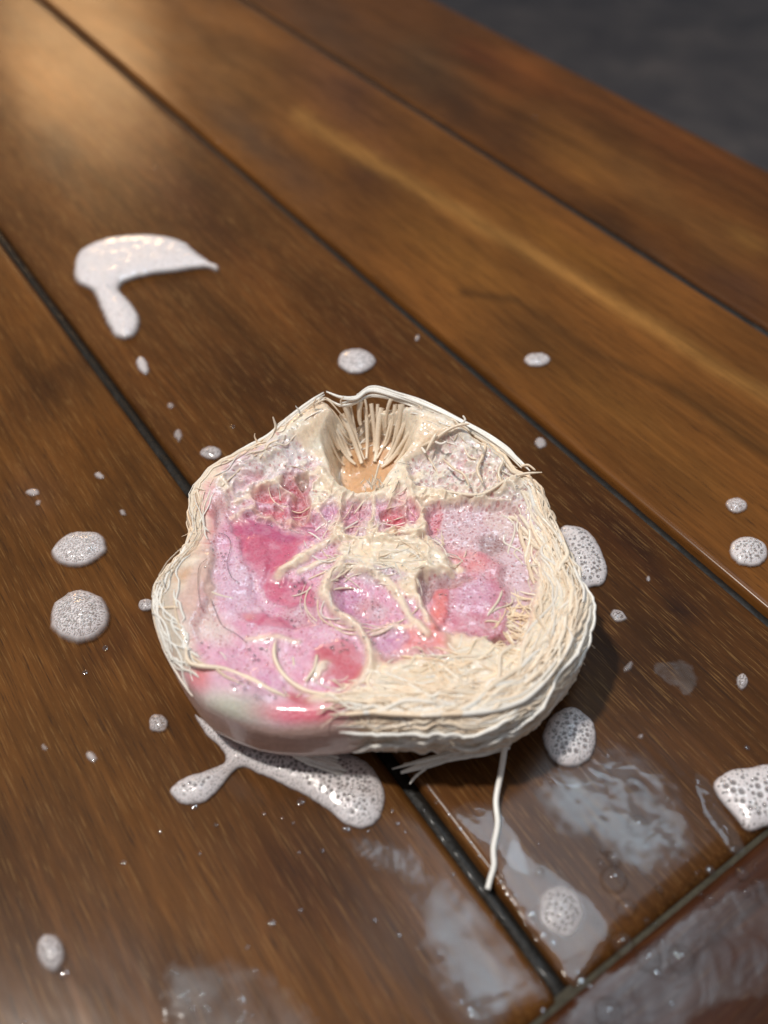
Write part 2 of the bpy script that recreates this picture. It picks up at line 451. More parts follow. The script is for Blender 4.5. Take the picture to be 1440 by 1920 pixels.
board('board', 50.2 + G, 141.3 - G, T0 + .45, T1, (90, 57, 26), [
    ('e', 110, 120, 160, 110, 50, (128, 80, 34), .7), ('e', 115, 290, 40, 60, -30, (62, 42, 30), .8), ('e', 250, 250, 120, 70, 50, (104, 64, 34), .6), ('e', 330, 360, 90, 60, 45, (78, 48, 30), .7),
    ('e', 520, 560, 130, 60, 48, (112, 70, 32), .7), ('e', 400, 430, 26, 130, -45, (70, 38, 18), .6), ('e', 300, 700, 110, 60, 52, (104, 64, 28), .6), ('e', 480, 720, 40, 110, -40, (74, 44, 22), .6),
    ('e', 700, 640, 140, 40, 42, (84, 50, 26), .6), ('e', 1160, 1000, 160, 40, 42, (74, 42, 22), .7), ('e', 1200, 1230, 190, 140, 30, (58, 37, 20), .85),
    ('e', 1275, 1135, 34, 20, 35, (36, 22, 18), .9), ('e', 1230, 1060, 130, 12, 42, (44, 26, 18), .7), ('e', 1100, 1560, 220, 110, 40, (70, 46, 24), .7), ('e', 1110, 1290, 40, 60, 30, (84, 58, 24), .6)], W2,
    label='dark red brown board with a small knot beneath the sponge')
board('board', 141.3 + G, 226.7 - G, T0 + .45, T1, (116, 74, 33), [
    ('e', 420, 130, 150, 80, 40, (120, 84, 46), .7), ('e', 480, 260, 130, 34, 42, (72, 54, 40), .85), ('e', 640, 170, 120, 60, 38, (84, 54, 38), .8), ('e', 560, 330, 90, 40, 40, (88, 60, 40), .7),
    ('e', 700, 330, 60, 60, 30, (84, 52, 34), .8), ('e', 620, 420, 90, 34, 40, (102, 66, 34), .6), ('e', 860, 480, 160, 50, 35, (136, 92, 42), .7), ('e', 1000, 640, 110, 60, 36, (86, 56, 26), .85),
    ('e', 890, 620, 60, 20, 60, (100, 66, 30), .6), ('e', 1150, 760, 130, 50, 36, (112, 76, 34), .6), ('e', 1300, 900, 150, 50, 38, (108, 72, 32), .6), ('e', 1060, 470, 180, 26, 32, (138, 92, 38), .7),
    ('l', [(560, 215), (720, 315), (1020, 490), (1370, 700), (1600, 835)], 15, (158, 114, 60), .8), ('l', [(870, 545), (960, 560), (1080, 640), (1200, 700), (1440, 850)], 9, (74, 48, 22), .7),
    ('e', 1380, 800, 120, 40, 34, (96, 64, 30), .6)], W3,
    label='ochre brown board with a pale sapwood streak')
board('board', 226.7 + G, 306.5, T0 + .45, T1, (98, 60, 26), [
    ('e', 620, 60, 120, 50, 34, (82, 58, 40), .8), ('e', 800, 130, 90, 60, 34, (84, 62, 40), .8), ('e', 850, 200, 110, 34, 34, (62, 40, 24), .8), ('e', 900, 110, 60, 24, 30, (92, 48, 22), .8),
    ('e', 1000, 150, 120, 30, 28, (112, 64, 26), .7), ('e', 1080, 290, 110, 50, 36, (126, 84, 38), .8), ('e', 960, 260, 60, 50, 36, (74, 46, 24), .7), ('e', 1200, 340, 120, 40, 40, (120, 82, 42), .6),
    ('e', 1200, 470, 160, 24, 34, (80, 54, 34), .8), ('e', 1330, 440, 120, 36, 38, (106, 72, 36), .6), ('e', 1380, 540, 80, 40, 34, (86, 56, 38), .8), ('e', 1300, 280, 160, 26, 26, (108, 62, 28), .7),
    ('e', 1410, 440, 60, 20, 30, (140, 100, 50), .6)], W4,
    label='russet board along the far edge of the table')
board('end_board', -140, 320, -95, T0 - .45, (66, 37, 20), [
    ('e', 1380, 1760, 150, 90, -30, (74, 40, 20), .7), ('e', 1250, 1880, 120, 60, -30, (70, 38, 22), .6)], W5, along=False, step=3,
    label='reddish end board across the board ends')

def strip(name, s0, s1, t0, t1, z, amp, mat):
    n = int(max(s1 - s0, t1 - t0) / 1.2); V = []; Fq = []
    along = (t1 - t0) > (s1 - s0)
    k = 5
    for i in range(n + 1):
        f = i / n
        for j in range(k):
            g = j / (k - 1)
            s, t = (s0 + (s1 - s0) * g, t0 + (t1 - t0) * f) if along else (s0 + (s1 - s0) * f, t0 + (t1 - t0) * g)
            bump = amp * (1 - (2 * g - 1) ** 2) * (0.4 + vn(np.array(i * 0.31), np.array(j * 0.1), 5)) + 0.12 * vn(np.array(i * 0.9), np.array(j * 1.3), 9)
            p = st_xy(s, t); V.append((p[0], p[1], (z + float(bump)) * MM))
    for i in range(n):
        for j in range(k - 1):
            a = i * k + j; Fq.append([a, a + 1, a + k + 1, a + k])
    return mesh_obj(name, V, Fq, mat, table)
for sc in (-40, 50.2, 141.3, 226.7):
    strip('joint_filler', sc - 1.6, sc + 1.6, T0 - 0.5, T1, -2.7 if sc != 226.7 else -1.6, 0.7, M_SEALW if sc == 50.2 else M_SEAL)
strip('joint_filler', -138, 318, T0 - 1.2, T0 + 1.2, -1.35, 0.12, plain_mat('grey green joint filler', (0.06, 0.05, 0.032), 0.6, 0.2, 0.0))

# ------------------------------------------------------------------ loofah slice
OUT = [(697,724,26),(740,735,26),(790,752,25.5),(850,780,25),(905,808,24.5),(945,835,24),(975,862,23),(995,885,22),(1022,915,21),(1045,970,20),(1068,1015,19),(1080,1055,18),
       (1095,1105,16),(1104,1145,14),(1097,1195,12),(1085,1235,10),(1065,1290,8),(1030,1340,7),(985,1382,6),(940,1400,6),(850,1410,6),(760,1412,6),(700,1406,6),(650,1410,6),(570,1412,6),
       (500,1402,6),(440,1385,6),(395,1360,7),(362,1320,8),(340,1285,10),(322,1250,11),(303,1205,13),(290,1160,14),(288,1112,15),(303,1080,16),(335,1042,17),(352,1008,18),(350,960,19),
       (357,912,20),(385,880,21),(440,845,22),(500,815,23),(535,783,24),(570,755,25),(608,732,26),(640,748,26),(665,742,26)]
OP = np.array([unp(u, v, max(z, 10.0) * MM)[:2] for u, v, z in OUT])
CX, CY = -0.0025, 0.124
ang = np.unwrap(np.arctan2(OP[:, 1] - CY, OP[:, 0] - CX)); rad = np.hypot(OP[:, 0] - CX, OP[:, 1] - CY)
o_ = np.argsort(np.mod(ang, 2 * math.pi)); A_ = np.mod(ang, 2 * math.pi)[o_]; R_ = rad[o_]
def Rout(th):
    th = np.mod(th, 2 * math.pi)
    return np.interp(th, np.concatenate([A_ - 2 * math.pi, A_, A_ + 2 * math.pi]), np.tile(R_, 3))

def ell(u, v, cu, cv, a, b, rot=0, soft=0.25):
    cr, sr = math.cos(math.radians(rot)), math.sin(math.radians(rot)); du, dv = u - cu, v - cv
    q = np.sqrt(((du * cr + dv * sr) / a) ** 2 + ((-du * sr + dv * cr) / b) ** 2)
    return sstep(1 + soft, 1 - soft, q)
def pol(u, v, P, soft=8):
    return sstep(-soft, soft, poly_sdf(u, v, P))

CREAM = np.array([0.88, 0.69, 0.50]); PALE = np.array([0.90, 0.79, 0.64]); WHITE = np.array([0.91, 0.87, 0.80])
PINK = np.array([0.60, 0.115, 0.21]); DEEP = np.array([0.48, 0.05, 0.085]); CORAL = np.array([0.76, 0.19, 0.17])
LILAC = np.array([0.74, 0.34, 0.48]); LILAC2 = np.array([0.60, 0.24, 0.41]); WFOAM = np.array([0.84, 0.74, 0.72]); GREY = np.array([0.68, 0.45, 0.48]); CLEAR = np.array([0.80, 0.71, 0.61])
AMBER_GLOW = np.array([0.66, 0.38, 0.19]); ROSE = np.array([0.78, 0.44, 0.42]); SOAP_HIGHLIGHT = np.array([0.66, 0.64, 0.54])  # warm glow in the hollow and pale highlight on the soap, as base colours

# ridges of loofah lying over the soap, in photo pixels: (points, half width, height mm)
RIDGES = [
    ([(440,935),(500,905),(560,890),(605,882)], 12, 1.2), ([(430,960),(470,945),(500,958),(545,962),(590,955),(620,935)], 8, 1.0),
    ([(600,880),(640,925),(700,925),(745,905),(790,880)], 15, 1.6), ([(640,930),(645,975),(625,1000),(590,1020),(555,1045),(520,1070)], 15, 1.3),
    ([(760,880),(775,925),(792,960),(800,985),(770,1003),(715,1008),(660,1000),(625,1005)], 11, 1.7),
    ([(775,905),(830,918),(900,928),(955,910),(1010,908)], 11, 1.6), ([(640,1020),(700,1004),(770,1012),(830,1038),(866,1058)], 13, 1.0), ([(700,1030),(770,1028),(820,1050),(850,1066)], 12, .8), ([(720,1050),(780,1048),(820,1066)], 10, .6), ([(560,1065),(600,1045),(650,1040),(700,1045)], 10, .9), ([(780,1000),(800,1030),(830,1045)], 9, .8), ([(700,985),(730,1010),(780,1020)], 9, .8),
    ([(640,1050),(615,1075),(605,1110),(630,1140),(668,1168),(690,1200),(695,1235),(680,1268),(655,1292)], 17, 1.7),
    ([(640,1062),(690,1062),(725,1082),(755,1120),(770,1155),(800,1185)], 15, 1.4), ([(700,1180),(735,1165),(770,1170)], 10, .7),
    ([(348,1215),(352,1238),(375,1250),(425,1253),(465,1268),(500,1288),(535,1300)], 7, 1.3),
    ([(515,1195),(512,1225),(528,1258),(560,1285),(600,1302),(640,1310)], 8, 1.3), ([(593,1225),(588,1250),(572,1272)], 5, 1.0),
    ([(560,1195),(520,1185),(460,1190)], 8, .6), ([(800,1030),(800,1080),(790,1120),(800,1160)], 12, .8),
    ([(700,930),(700,960),(690,990)], 9, 1.0), ([(745,900),(730,940),(740,985)], 7, .9), ([(560,905),(575,935),(560,960)], 6, .8),
    ([(500,905),(470,925),(480,945)], 5, .6), ([(720,1250),(760,1235),(830,1240)], 12, .6),
]
def top_surface(x, y):
    """height (m), albedo, and the kind of stuff (sponge/soap/foam weights) of the cut face"""
    x = np.asarray(x, float); y = np.asarray(y, float)
    u, v = proj(x, y, np.full_like(x, 0.0205))
    X, Y = x * 1000, y * 1000
    wu = u + 26 * (fbm(X / 7, Y / 7, 21) - .5) + 12 * (fbm(X / 1.7, Y / 1.7, 33) - .5)
    wv = v + 26 * (fbm(X / 7 + 5, Y / 7, 23) - .5) + 12 * (fbm(X / 1.7, Y / 1.7 + 7, 35) - .5)
    th = np.arctan2(y - CY, x - CX); r = np.hypot(x - CX, y - CY); R = Rout(th); rho = r / R
    far = sstep(0.0, 0.9, np.sin(th))                      # 1 on the far side
    z = 19.2 + 1.4 * fbm(X / 9, Y / 9, 2) + far * 2.2 * sstep(.45, .95, rho)
    # rim of the slice
    rimw = sstep(0.74, 0.90, rho)
    z = z + rimw * (.6 + 2.2 * far + 2.2 * (fbm(th * 4, rho * 3, 78, 2) - .5))
    C = np.zeros(x.shape + (3,)) + CREAM
    C = C + (PALE - CREAM) * sstep(.4, .7, fbm(X / 4, Y / 4, 44))[..., None]
    soap = np.zeros_like(x); foam = np.zeros_like(x)
    def paint(m, c, s=0.0, f=0.0, dz=0.0):
        nonlocal C, soap, foam, z
        C = C * (1 - m[..., None]) + c * m[..., None]
        soap = soap * (1 - m) + s * m; foam = foam * (1 - m) + f * m
        z = z + dz * m
    # lather and soap areas
    paint(pol(wu, wv, [(400,950),(450,905),(540,930),(600,960),(640,1010),(640,1060),(600,1100),(640,1160),(690,1200),(690,1290),(600,1300),(520,1300),(400,1255),(350,1240),(370,1150),(395,1080)], 10), LILAC, f=1, dz=-1.2)
    paint(pol(wu, wv, [(640,1060),(720,1080),(790,1130),(810,1190),(830,1230),(740,1240),(700,1200),(640,1150)], 10), LILAC, f=1, dz=-.8)
    paint(pol(wu, wv, [(425,905),(450,860),(500,835),(560,835),(605,862),(605,890),(560,905),(500,925),(440,935)], 9), WFOAM, f=1, dz=-.4)
    paint(pol(wu, wv, [(370,930),(400,900),(425,940),(400,1010),(372,1040),(352,1020)], 8), ROSE, f=1)
    paint(pol(wu, wv, [(360,1060),(400,1010),(410,1100),(380,1200),(340,1230),(310,1150)], 12), np.array([.68,.47,.40]), f=.4)
    paint(ell(wu, wv, 330, 1070, 26, 22), np.array([.66,.40,.24]), f=.2)
    paint(ell(wu, wv, 330, 1185, 18, 42, 10), np.array([.62,.58,.56]), f=.6)
    paint(ell(wu, wv, 372, 1150, 10, 60, 8), ROSE, f=.6)
    paint(pol(wu, wv, [(640,930),(700,925),(745,935),(735,985),(690,1000),(645,985)], 8), np.array([.62,.36,.42]), f=1, dz=-.8)
    paint(pol(wu, wv, [(800,935),(880,930),(965,945),(1000,1010),(1008,1090),(1000,1160),(980,1195),(945,1205),(890,1190),(820,1180),(795,1130),(800,1075),(850,1065),(830,1020),(800,990)], 9), GREY, f=1, dz=-2.6)
    paint(pol(wu, wv, [(765,865),(830,835),(900,832),(960,868),(990,897),(950,912),(880,922),(790,905)], 9), CLEAR, f=1, dz=-2.0)
    paint(pol(wu, wv, [(900,925),(990,915),(1030,960),(1050,1040),(1030,1060),(1005,1000),(970,945)], 9), np.array([.62,.53,.47]), f=.7, dz=-.4)
    paint(ell(wu, wv, 955, 960, 46, 24, 25), np.array([.70,.50,.46]), f=.6)
    # pink soap coming through
    paint(pol(wu, wv, [(425,950),(480,965),(560,955),(595,965),(600,990),(560,1010),(545,1040),(520,1062),(530,1085),(580,1082),(595,1110),(590,1150),(545,1165),(495,1140),(468,1095),(455,1040),(440,1000)], 7), PINK, s=1, dz=-.9)
    paint(pol(wu, wv, [(440,975),(500,962),(580,965),(570,990),(500,1000),(460,1000)], 7), np.array([.50,.085,.20]), s=1, dz=-.3)
    paint(ell(wu, wv, 478, 1040, 22, 40), PINK * .95, s=1, dz=.5)
    paint(ell(wu, wv, 560, 935, 20, 30, 20), DEEP, s=1, dz=-1.4)
    paint(ell(wu, wv, 545, 905, 14, 16), DEEP * 1.1, f=.6, dz=-1.0)
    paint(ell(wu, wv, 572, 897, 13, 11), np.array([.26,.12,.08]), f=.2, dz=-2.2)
    paint(ell(wu, wv, 500, 924, 27, 13, 0), DEEP * 1.15, f=.9, dz=-1.2)
    paint(ell(wu, wv, 505, 955, 30, 9, 5), DEEP * 1.2, f=.9, dz=-.8)
    paint(ell(wu, wv, 466, 855, 16, 12, -20), DEEP * 1.3, f=1, dz=-.6)
    paint(ell(wu, wv, 470, 893, 22, 10, -10), ROSE * .85, f=1, dz=-.6)
    paint(ell(wu, wv, 450, 945, 26, 10, 15), LILAC2, f=1)
    paint(ell(wu, wv, 385, 990, 16, 46, 12), np.array([.56,.18,.17]), s=.8)
    paint(ell(wu, wv, 596, 960, 11, 14), LILAC, f=1, dz=-.4); paint(ell(wu, wv, 623, 955, 12, 18), LILAC2, f=1, dz=-.6)
    paint(ell(wu, wv, 660, 955, 18, 24), np.array([.56,.20,.28]), f=1, dz=-.6); paint(ell(wu, wv, 700, 950, 14, 22), LILAC * 1.05, f=1)
    paint(ell(wu, wv, 735, 965, 20, 22, 10), DEEP * 1.25, s=.8, dz=-1.4); paint(ell(wu, wv, 772, 955, 11, 20), np.array([.58,.14,.24]), f=.8, dz=-1.0)
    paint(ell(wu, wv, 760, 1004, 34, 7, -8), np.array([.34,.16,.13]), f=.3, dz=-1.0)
    paint(ell(wu, wv, 815, 962, 17, 24, 10), DEEP * 1.2, f=1, dz=-.6)
    paint(ell(wu, wv, 500, 1100, 48, 40, 30), LILAC, f=1); paint(ell(wu, wv, 440, 1090, 34, 60, -15), np.array([.70,.42,.55]), f=1)
    paint(ell(wu, wv, 545, 1050, 40, 14, -28), CREAM * 1.0, f=.2, dz=.5)
    paint(pol(wu, wv, [(470,1040),(520,1045),(540,1090),(590,1095),(600,1130),(540,1130),(490,1100)], 9), PINK, s=1)
    paint(ell(wu, wv, 570, 1140, 46, 22, 15), np.array([.58,.26,.34]), f=.8)
    paint(ell(wu, wv, 490, 1150, 50, 14, 18), PINK, s=.9); paint(ell(wu, wv, 465, 1140, 12, 8), CORAL * .8, s=1)
    # centre cell
    paint(ell(wu, wv, 690, 1105, 62, 44, 18), LILAC, f=1, dz=-.8); paint(ell(wu, wv, 660, 1118, 34, 32, 20), LILAC2, f=.8, dz=-.8)
    paint(ell(wu, wv, 700, 1128, 36, 18, 10), np.array([.60,.27,.33]), f=.9)
    paint(ell(wu, wv, 700, 1070, 60, 14, 10), np.array([.60,.42,.48]), f=1)
    # right chamber
    paint(pol(wu, wv, [(838,1030),(900,1015),(945,1045),(957,1100),(955,1160),(940,1190),(895,1192),(850,1185),(815,1160),(803,1120),(815,1095),(850,1085),(862,1060)], 12), np.array([.64,.19,.27]), f=1, s=.4, dz=1.2)
    paint(ell(wu, wv, 880, 1042, 56, 24, 22, .6), np.array([.74,.26,.27]), f=.9); paint(ell(wu, wv, 890, 1100, 40, 34, 0, .5), np.array([.66,.31,.43]), f=1, dz=.4)
    paint(ell(wu, wv, 828, 1128, 18, 34, 15, .45), CORAL, s=1, dz=.4); paint(ell(wu, wv, 925, 1165, 26, 22), np.array([.56,.15,.18]), f=.8)
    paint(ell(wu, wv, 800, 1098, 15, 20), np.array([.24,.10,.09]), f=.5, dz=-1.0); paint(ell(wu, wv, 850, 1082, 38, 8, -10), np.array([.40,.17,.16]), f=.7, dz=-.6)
    paint(ell(wu, wv, 810, 1118, 9, 12), LILAC, f=1)
    paint(ell(wu, wv, 930, 1000, 30, 20), np.array([.36,.20,.19]), f=1, dz=-.5)
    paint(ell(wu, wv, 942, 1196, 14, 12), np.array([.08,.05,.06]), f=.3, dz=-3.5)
    # lower middle
    paint(ell(wu, wv, 788, 1198, 42, 36, 0, .4), CORAL, s=1, dz=.9); paint(ell(wu, wv, 735, 1192, 27, 18, -15), LILAC2, f=.8, dz=-.3)
    paint(ell(wu, wv, 770, 1225, 60, 12, -8), np.array([.66,.36,.34]), f=.5)
    paint(pol(wu, wv, [(585,1215),(640,1195),(680,1215),(682,1250),(660,1292),(640,1285),(600,1262)], 7), np.array([.60,.12,.16]), s=1, dz=.4)
    paint(ell(wu, wv, 600, 1250, 24, 8, -40), PALE, dz=.4)
    paint(ell(wu, wv, 640, 1275, 18, 12, 30), DEEP * 1.2, s=1)
    paint(ell(wu, wv, 450, 1220, 80, 22, 8), LILAC, f=1); paint(ell(wu, wv, 500, 1263, 32, 22, 25), LILAC2 * 1.1, f=1, dz=.7)
    paint(ell(wu, wv, 400, 1175, 34, 24, 20, .8), np.array([.80,.62,.56]), f=.6)
    # front left lump of soap, dyed pink at its right end
    lump = pol(wu, wv, [(350,1262),(380,1258),(430,1260),(470,1276),(520,1302),(580,1315),(640,1318),(640,1345),(580,1365),(500,1372),(420,1365),(370,1330)], 9)
    paint(lump, np.array([.58,.34,.42]), f=.6, s=.5, dz=.9)
    paint(ell(wu, wv, 450, 1335, 70, 34, 14, .5), SOAP_HIGHLIGHT, s=.8); paint(ell(wu, wv, 375, 1268, 20, 26, -20, .4), np.array([.56,.15,.17]), s=.8)  # pale green-white highlight on the lump painted as colour
    paint(ell(wu, wv, 570, 1345, 66, 22, 4, .5) * lump, np.array([.54,.07,.10]), s=1); paint(ell(wu, wv, 555, 1302, 28, 12, 35), DEEP, s=1)
    # loofah ridges over everything
    # web of thin walls between the little cells of the upper half
    gx, gy = X / 3.6 + 2.4 * (fbm(X / 4, Y / 4, 51) - .5), Y / 2.8 + 2.0 * (fbm(X / 4 + 3, Y / 4, 52) - .5)
    ix, iy = np.floor(gx), np.floor(gy); F1 = np.full(x.shape, 9.0); F2 = np.full(x.shape, 9.0); cid = np.zeros(x.shape)
    for ox in (-1, 0, 1):
        for oy in (-1, 0, 1):
            jx = ix + ox; jy = iy + oy; h1 = _hash(jx, jy, 301); h2 = _hash(jx, jy, 302)
            dd = np.hypot(gx - jx - h1, gy - jy - h2); nearer = dd < F1
            F2 = np.where(nearer, F1, np.minimum(F2, dd)); cid = np.where(nearer, _hash(jx, jy, 303), cid); F1 = np.where(nearer, dd, F1)
    band = pol(wu, wv, [(418,900),(440,860),(500,836),(560,834),(606,872),(640,915),(700,922),(760,900),(800,850),(880,832),(960,865),(1000,905),(1010,940),(900,935),(800,935),(800,1000),(640,1010),(590,1000),(560,975),(430,965),(415,940)], 10)
    keepc = sstep(.30, .36, cid) * .5
    cellcol = np.where((cid < .36)[..., None], C, np.where((cid < .52)[..., None], LILAC, np.where((cid < .64)[..., None], LILAC2, np.where((cid < .74)[..., None], ROSE, np.where((cid < .80)[..., None], DEEP * 1.25, np.where((cid < .9)[..., None], WFOAM, PALE * .95))))))
    bx_ = (band * keepc * sstep(.04, .16, F2 - F1) * sstep(800, 760, u))
    C = C * (1 - bx_[..., None]) + cellcol * bx_[..., None]; foam = np.maximum(foam, bx_); soap *= 1 - bx_
    wt = .07 + .10 * fbm(X / 5, Y / 5, 55)
    web = band * sstep(wt * 1.5, wt * .5, F2 - F1) * sstep(.36, .58, fbm(X / 3.5, Y / 3.5, 58, 2))
    z = z - band * .7 * sstep(.05, .35, F2 - F1) + web * .25
    paint(web * .92, CREAM * .3 + PALE * .7)
    for pts, w, hgt in RIDGES:
        d = line_dist(wu * .22 + u * .78, wv * .22 + v * .78, pts); w2 = w * (.42 + .22 * fbm(X / 3, Y / 3, 57))
        m = np.exp(-(d / w2) ** 2)
        paint(sstep(.15, .75, m) * (.95 if w < 20 else .7), CREAM * .45 + PALE * .55 if w < 20 else np.array([.82, .70, .60])); z = z + .62 * hgt * m
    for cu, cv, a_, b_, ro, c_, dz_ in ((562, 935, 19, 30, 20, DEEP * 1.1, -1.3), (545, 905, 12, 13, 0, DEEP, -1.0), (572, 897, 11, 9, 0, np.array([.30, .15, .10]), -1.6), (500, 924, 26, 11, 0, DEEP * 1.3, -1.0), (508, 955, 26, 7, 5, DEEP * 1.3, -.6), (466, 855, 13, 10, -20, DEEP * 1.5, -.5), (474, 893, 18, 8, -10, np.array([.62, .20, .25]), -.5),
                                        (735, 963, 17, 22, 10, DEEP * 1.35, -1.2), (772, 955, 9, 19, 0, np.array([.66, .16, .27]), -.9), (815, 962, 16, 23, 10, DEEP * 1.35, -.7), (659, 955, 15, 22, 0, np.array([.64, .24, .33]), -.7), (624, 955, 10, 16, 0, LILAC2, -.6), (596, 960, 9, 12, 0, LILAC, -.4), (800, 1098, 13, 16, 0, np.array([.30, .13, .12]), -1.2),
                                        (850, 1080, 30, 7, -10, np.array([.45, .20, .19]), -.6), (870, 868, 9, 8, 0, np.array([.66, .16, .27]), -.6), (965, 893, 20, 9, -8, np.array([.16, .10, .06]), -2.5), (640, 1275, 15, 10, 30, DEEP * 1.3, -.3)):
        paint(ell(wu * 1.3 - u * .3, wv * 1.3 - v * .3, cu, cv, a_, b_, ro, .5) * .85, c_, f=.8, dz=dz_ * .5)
    # far chamber: an open hole, warm light through its wall painted amber on the lining
    hwid = 7.4 + 4.4 * sstep(148, 165, Y); hcx = -5.6 + 3.0 * sstep(148, 165, Y)
    hx, hy = (X - hcx) / hwid, (Y - 156.0) / 13.0
    q = np.sqrt(hx ** 2 + hy ** 2) + .14 * (fbm(X / 3, Y / 3, 61) - .5)
    hole = sstep(1.10, .74, q)
    lin = sstep(1.22, .95, q)
    amb = sstep(.85, .60, q + .25 * (fbm(X / 2.2, Y / 4, 63) - .5))[..., None]
    C = C * (1 - lin[..., None]) + (PALE * .95 * (1 - amb) + AMBER_GLOW * amb) * lin[..., None]
    soap *= 1 - lin; foam *= 1 - lin
    z = z - hole * 10.5
    # jagged cut edge of the rim on the right
    saw = 0.02 * (fbm(th * 34, r * 200, 71) - .5) + .035 * (fbm(th * 9, r * 0, 72) - .5)
    thd = np.degrees(th)
    rr = np.interp(thd, [-180, -150, -120, -95, -75, -50, -25, 0, 20, 40, 60, 90, 120, 150, 180], [.93, .95, .97, .93, .80, .80, .84, .88, .90, .93, .93, .93, .93, .94, .93])
    rm = sstep(rr - .012, rr + .015, rho + saw)
    Crim = CREAM + (PALE - CREAM) * sstep(.35, .65, fbm(th * 16, rho * 24, 81))[..., None]
    Crim = Crim + (WHITE - Crim) * (far * sstep(.55, .9, fbm(th * 5, rho * 9, 82) + .25))[..., None]
    Crim = Crim * (1 - (sstep(.2, .6, lump))[..., None]) + C * sstep(.2, .6, lump)[..., None]
    left = sstep(-.3, -.9, np.cos(th)) * sstep(.4, -.2, np.abs(np.sin(th)) - .3)
    rm = rm * (1 - .65 * left)
    C = C * (1 - rm[..., None]) + Crim * rm[..., None]
    soap = soap * (1 - rm * (1 - lump)); foam = foam * (1 - rm * (1 - lump))
    fibl = np.abs(fbm(th * 11, r * 1500 + 2.5 * fbm(th * 5, r * 300, 76), 75, 2) - .5) * 2
    z = z + rm * (1 - lump) * (.45 + 1.1 * (.35 - fibl))
    C = C * (1 - (.10 * rm * sstep(.3, .6, fibl))[..., None])
    # dark pin holes inside the far rim
    sp = sstep(.70, .78, fbm(X / .7, Y / .7, 91)) * sstep(.80, .9, rho) * sstep(.965, .94, rho) * sstep(.55, .8, np.sin(th))
    C = C * (1 - sp[..., None]) + np.array([.10, .06, .03]) * sp[..., None]; z = z - sp * .6
    # surface grain
    z = z + (1 - lin) * (1 - soap) * (.30 * (fbm(X / 1.1, Y / 1.1, 12, 3) - .5)) + .5 * (fbm(X / 3.6, Y / 3.6, 13, 2) - .5) * .6
    return z * MM, C, soap, foam, rho, u, v

NT, NR, NW = 1150, 215, 90
thv = np.linspace(-math.pi, math.pi, NT, endpoint=False)
Rv = Rout(thv)
k = np.exp(-0.5 * (np.arange(-6, 7) / 2.2) ** 2); k /= k.sum()
Rv = np.convolve(np.concatenate([Rv[-6:], Rv, Rv[:6]]), k, 'valid')
soapT = np.maximum(sstep(-.45, -.62, np.cos(thv)) * sstep(.15, -.3, np.sin(thv)), sstep(-.55, -.80, np.sin(thv)) * sstep(.1, -.1, np.cos(thv)))
Rv = Rv + (1 - .9 * soapT) * MM * (1.5 * (fbm(thv * 9, thv * 0 + 3, 5) - .5) + .9 * (fbm(thv * 40, thv * 0, 6) - .5))
sinT = np.sin(thv); farT = sstep(-.1, .8, sinT)
inset = (6.0 - 3.4 * farT) * MM                                  # how far the cut face stops short of the widest girth
inset = inset + MM * 1.5 * sstep(.4, .9, -np.cos(thv + .65))     # the smooth lump at the front left rounds over sooner
rr = (np.arange(NR) / (NR - 1)) ** 0.92
RRt = rr[None, :] * (Rv - inset)[:, None]
Xt = CX + RRt * np.cos(thv)[:, None]; Yt = CY + RRt * np.sin(thv)[:, None]
Zt, Ct, St_, Ft, rho_t, Ut, Vt = top_surface(Xt, Yt)
def soften(A, sr, st):
    kr = np.exp(-.5 * (np.arange(-3 * int(sr + .5), 3 * int(sr + .5) + 1) / sr) ** 2); kr /= kr.sum(); kt = np.exp(-.5 * (np.arange(-3 * int(st + .5), 3 * int(st + .5) + 1) / st) ** 2); kt /= kt.sum()
    a, b = len(kt) // 2, len(kr) // 2
    B = np.concatenate([A[-a:], A, A[:a]], 0); B = sum(w * B[i:i + A.shape[0]] for i, w in enumerate(kt))
    B = np.concatenate([B[:, :1]] * b + [B] + [B[:, -1:]] * b, 1); return sum(w * B[:, i:i + A.shape[1]] for i, w in enumerate(kr))
Ct = .3 * Ct + .7 * np.stack([soften(Ct[..., c], 4.0, 4.0) for c in range(3)], -1)
Zt = soften(Zt, 1.2, 1.2)
# thin veil of fine white suds over soap and lather alike
veil = sstep(.42, .70, fbm(Xt * 1000 / 2.6, Yt * 1000 / 2.6, 201, 3)) * np.clip(St_ + Ft, 0, 1) * .20
Ct = Ct * (1 - veil[..., None]) + np.array([.84, .70, .78]) * veil[..., None]
Ft = np.maximum(Ft, veil * 1.6); St_ = St_ * (1 - sstep(.2, .4, veil))
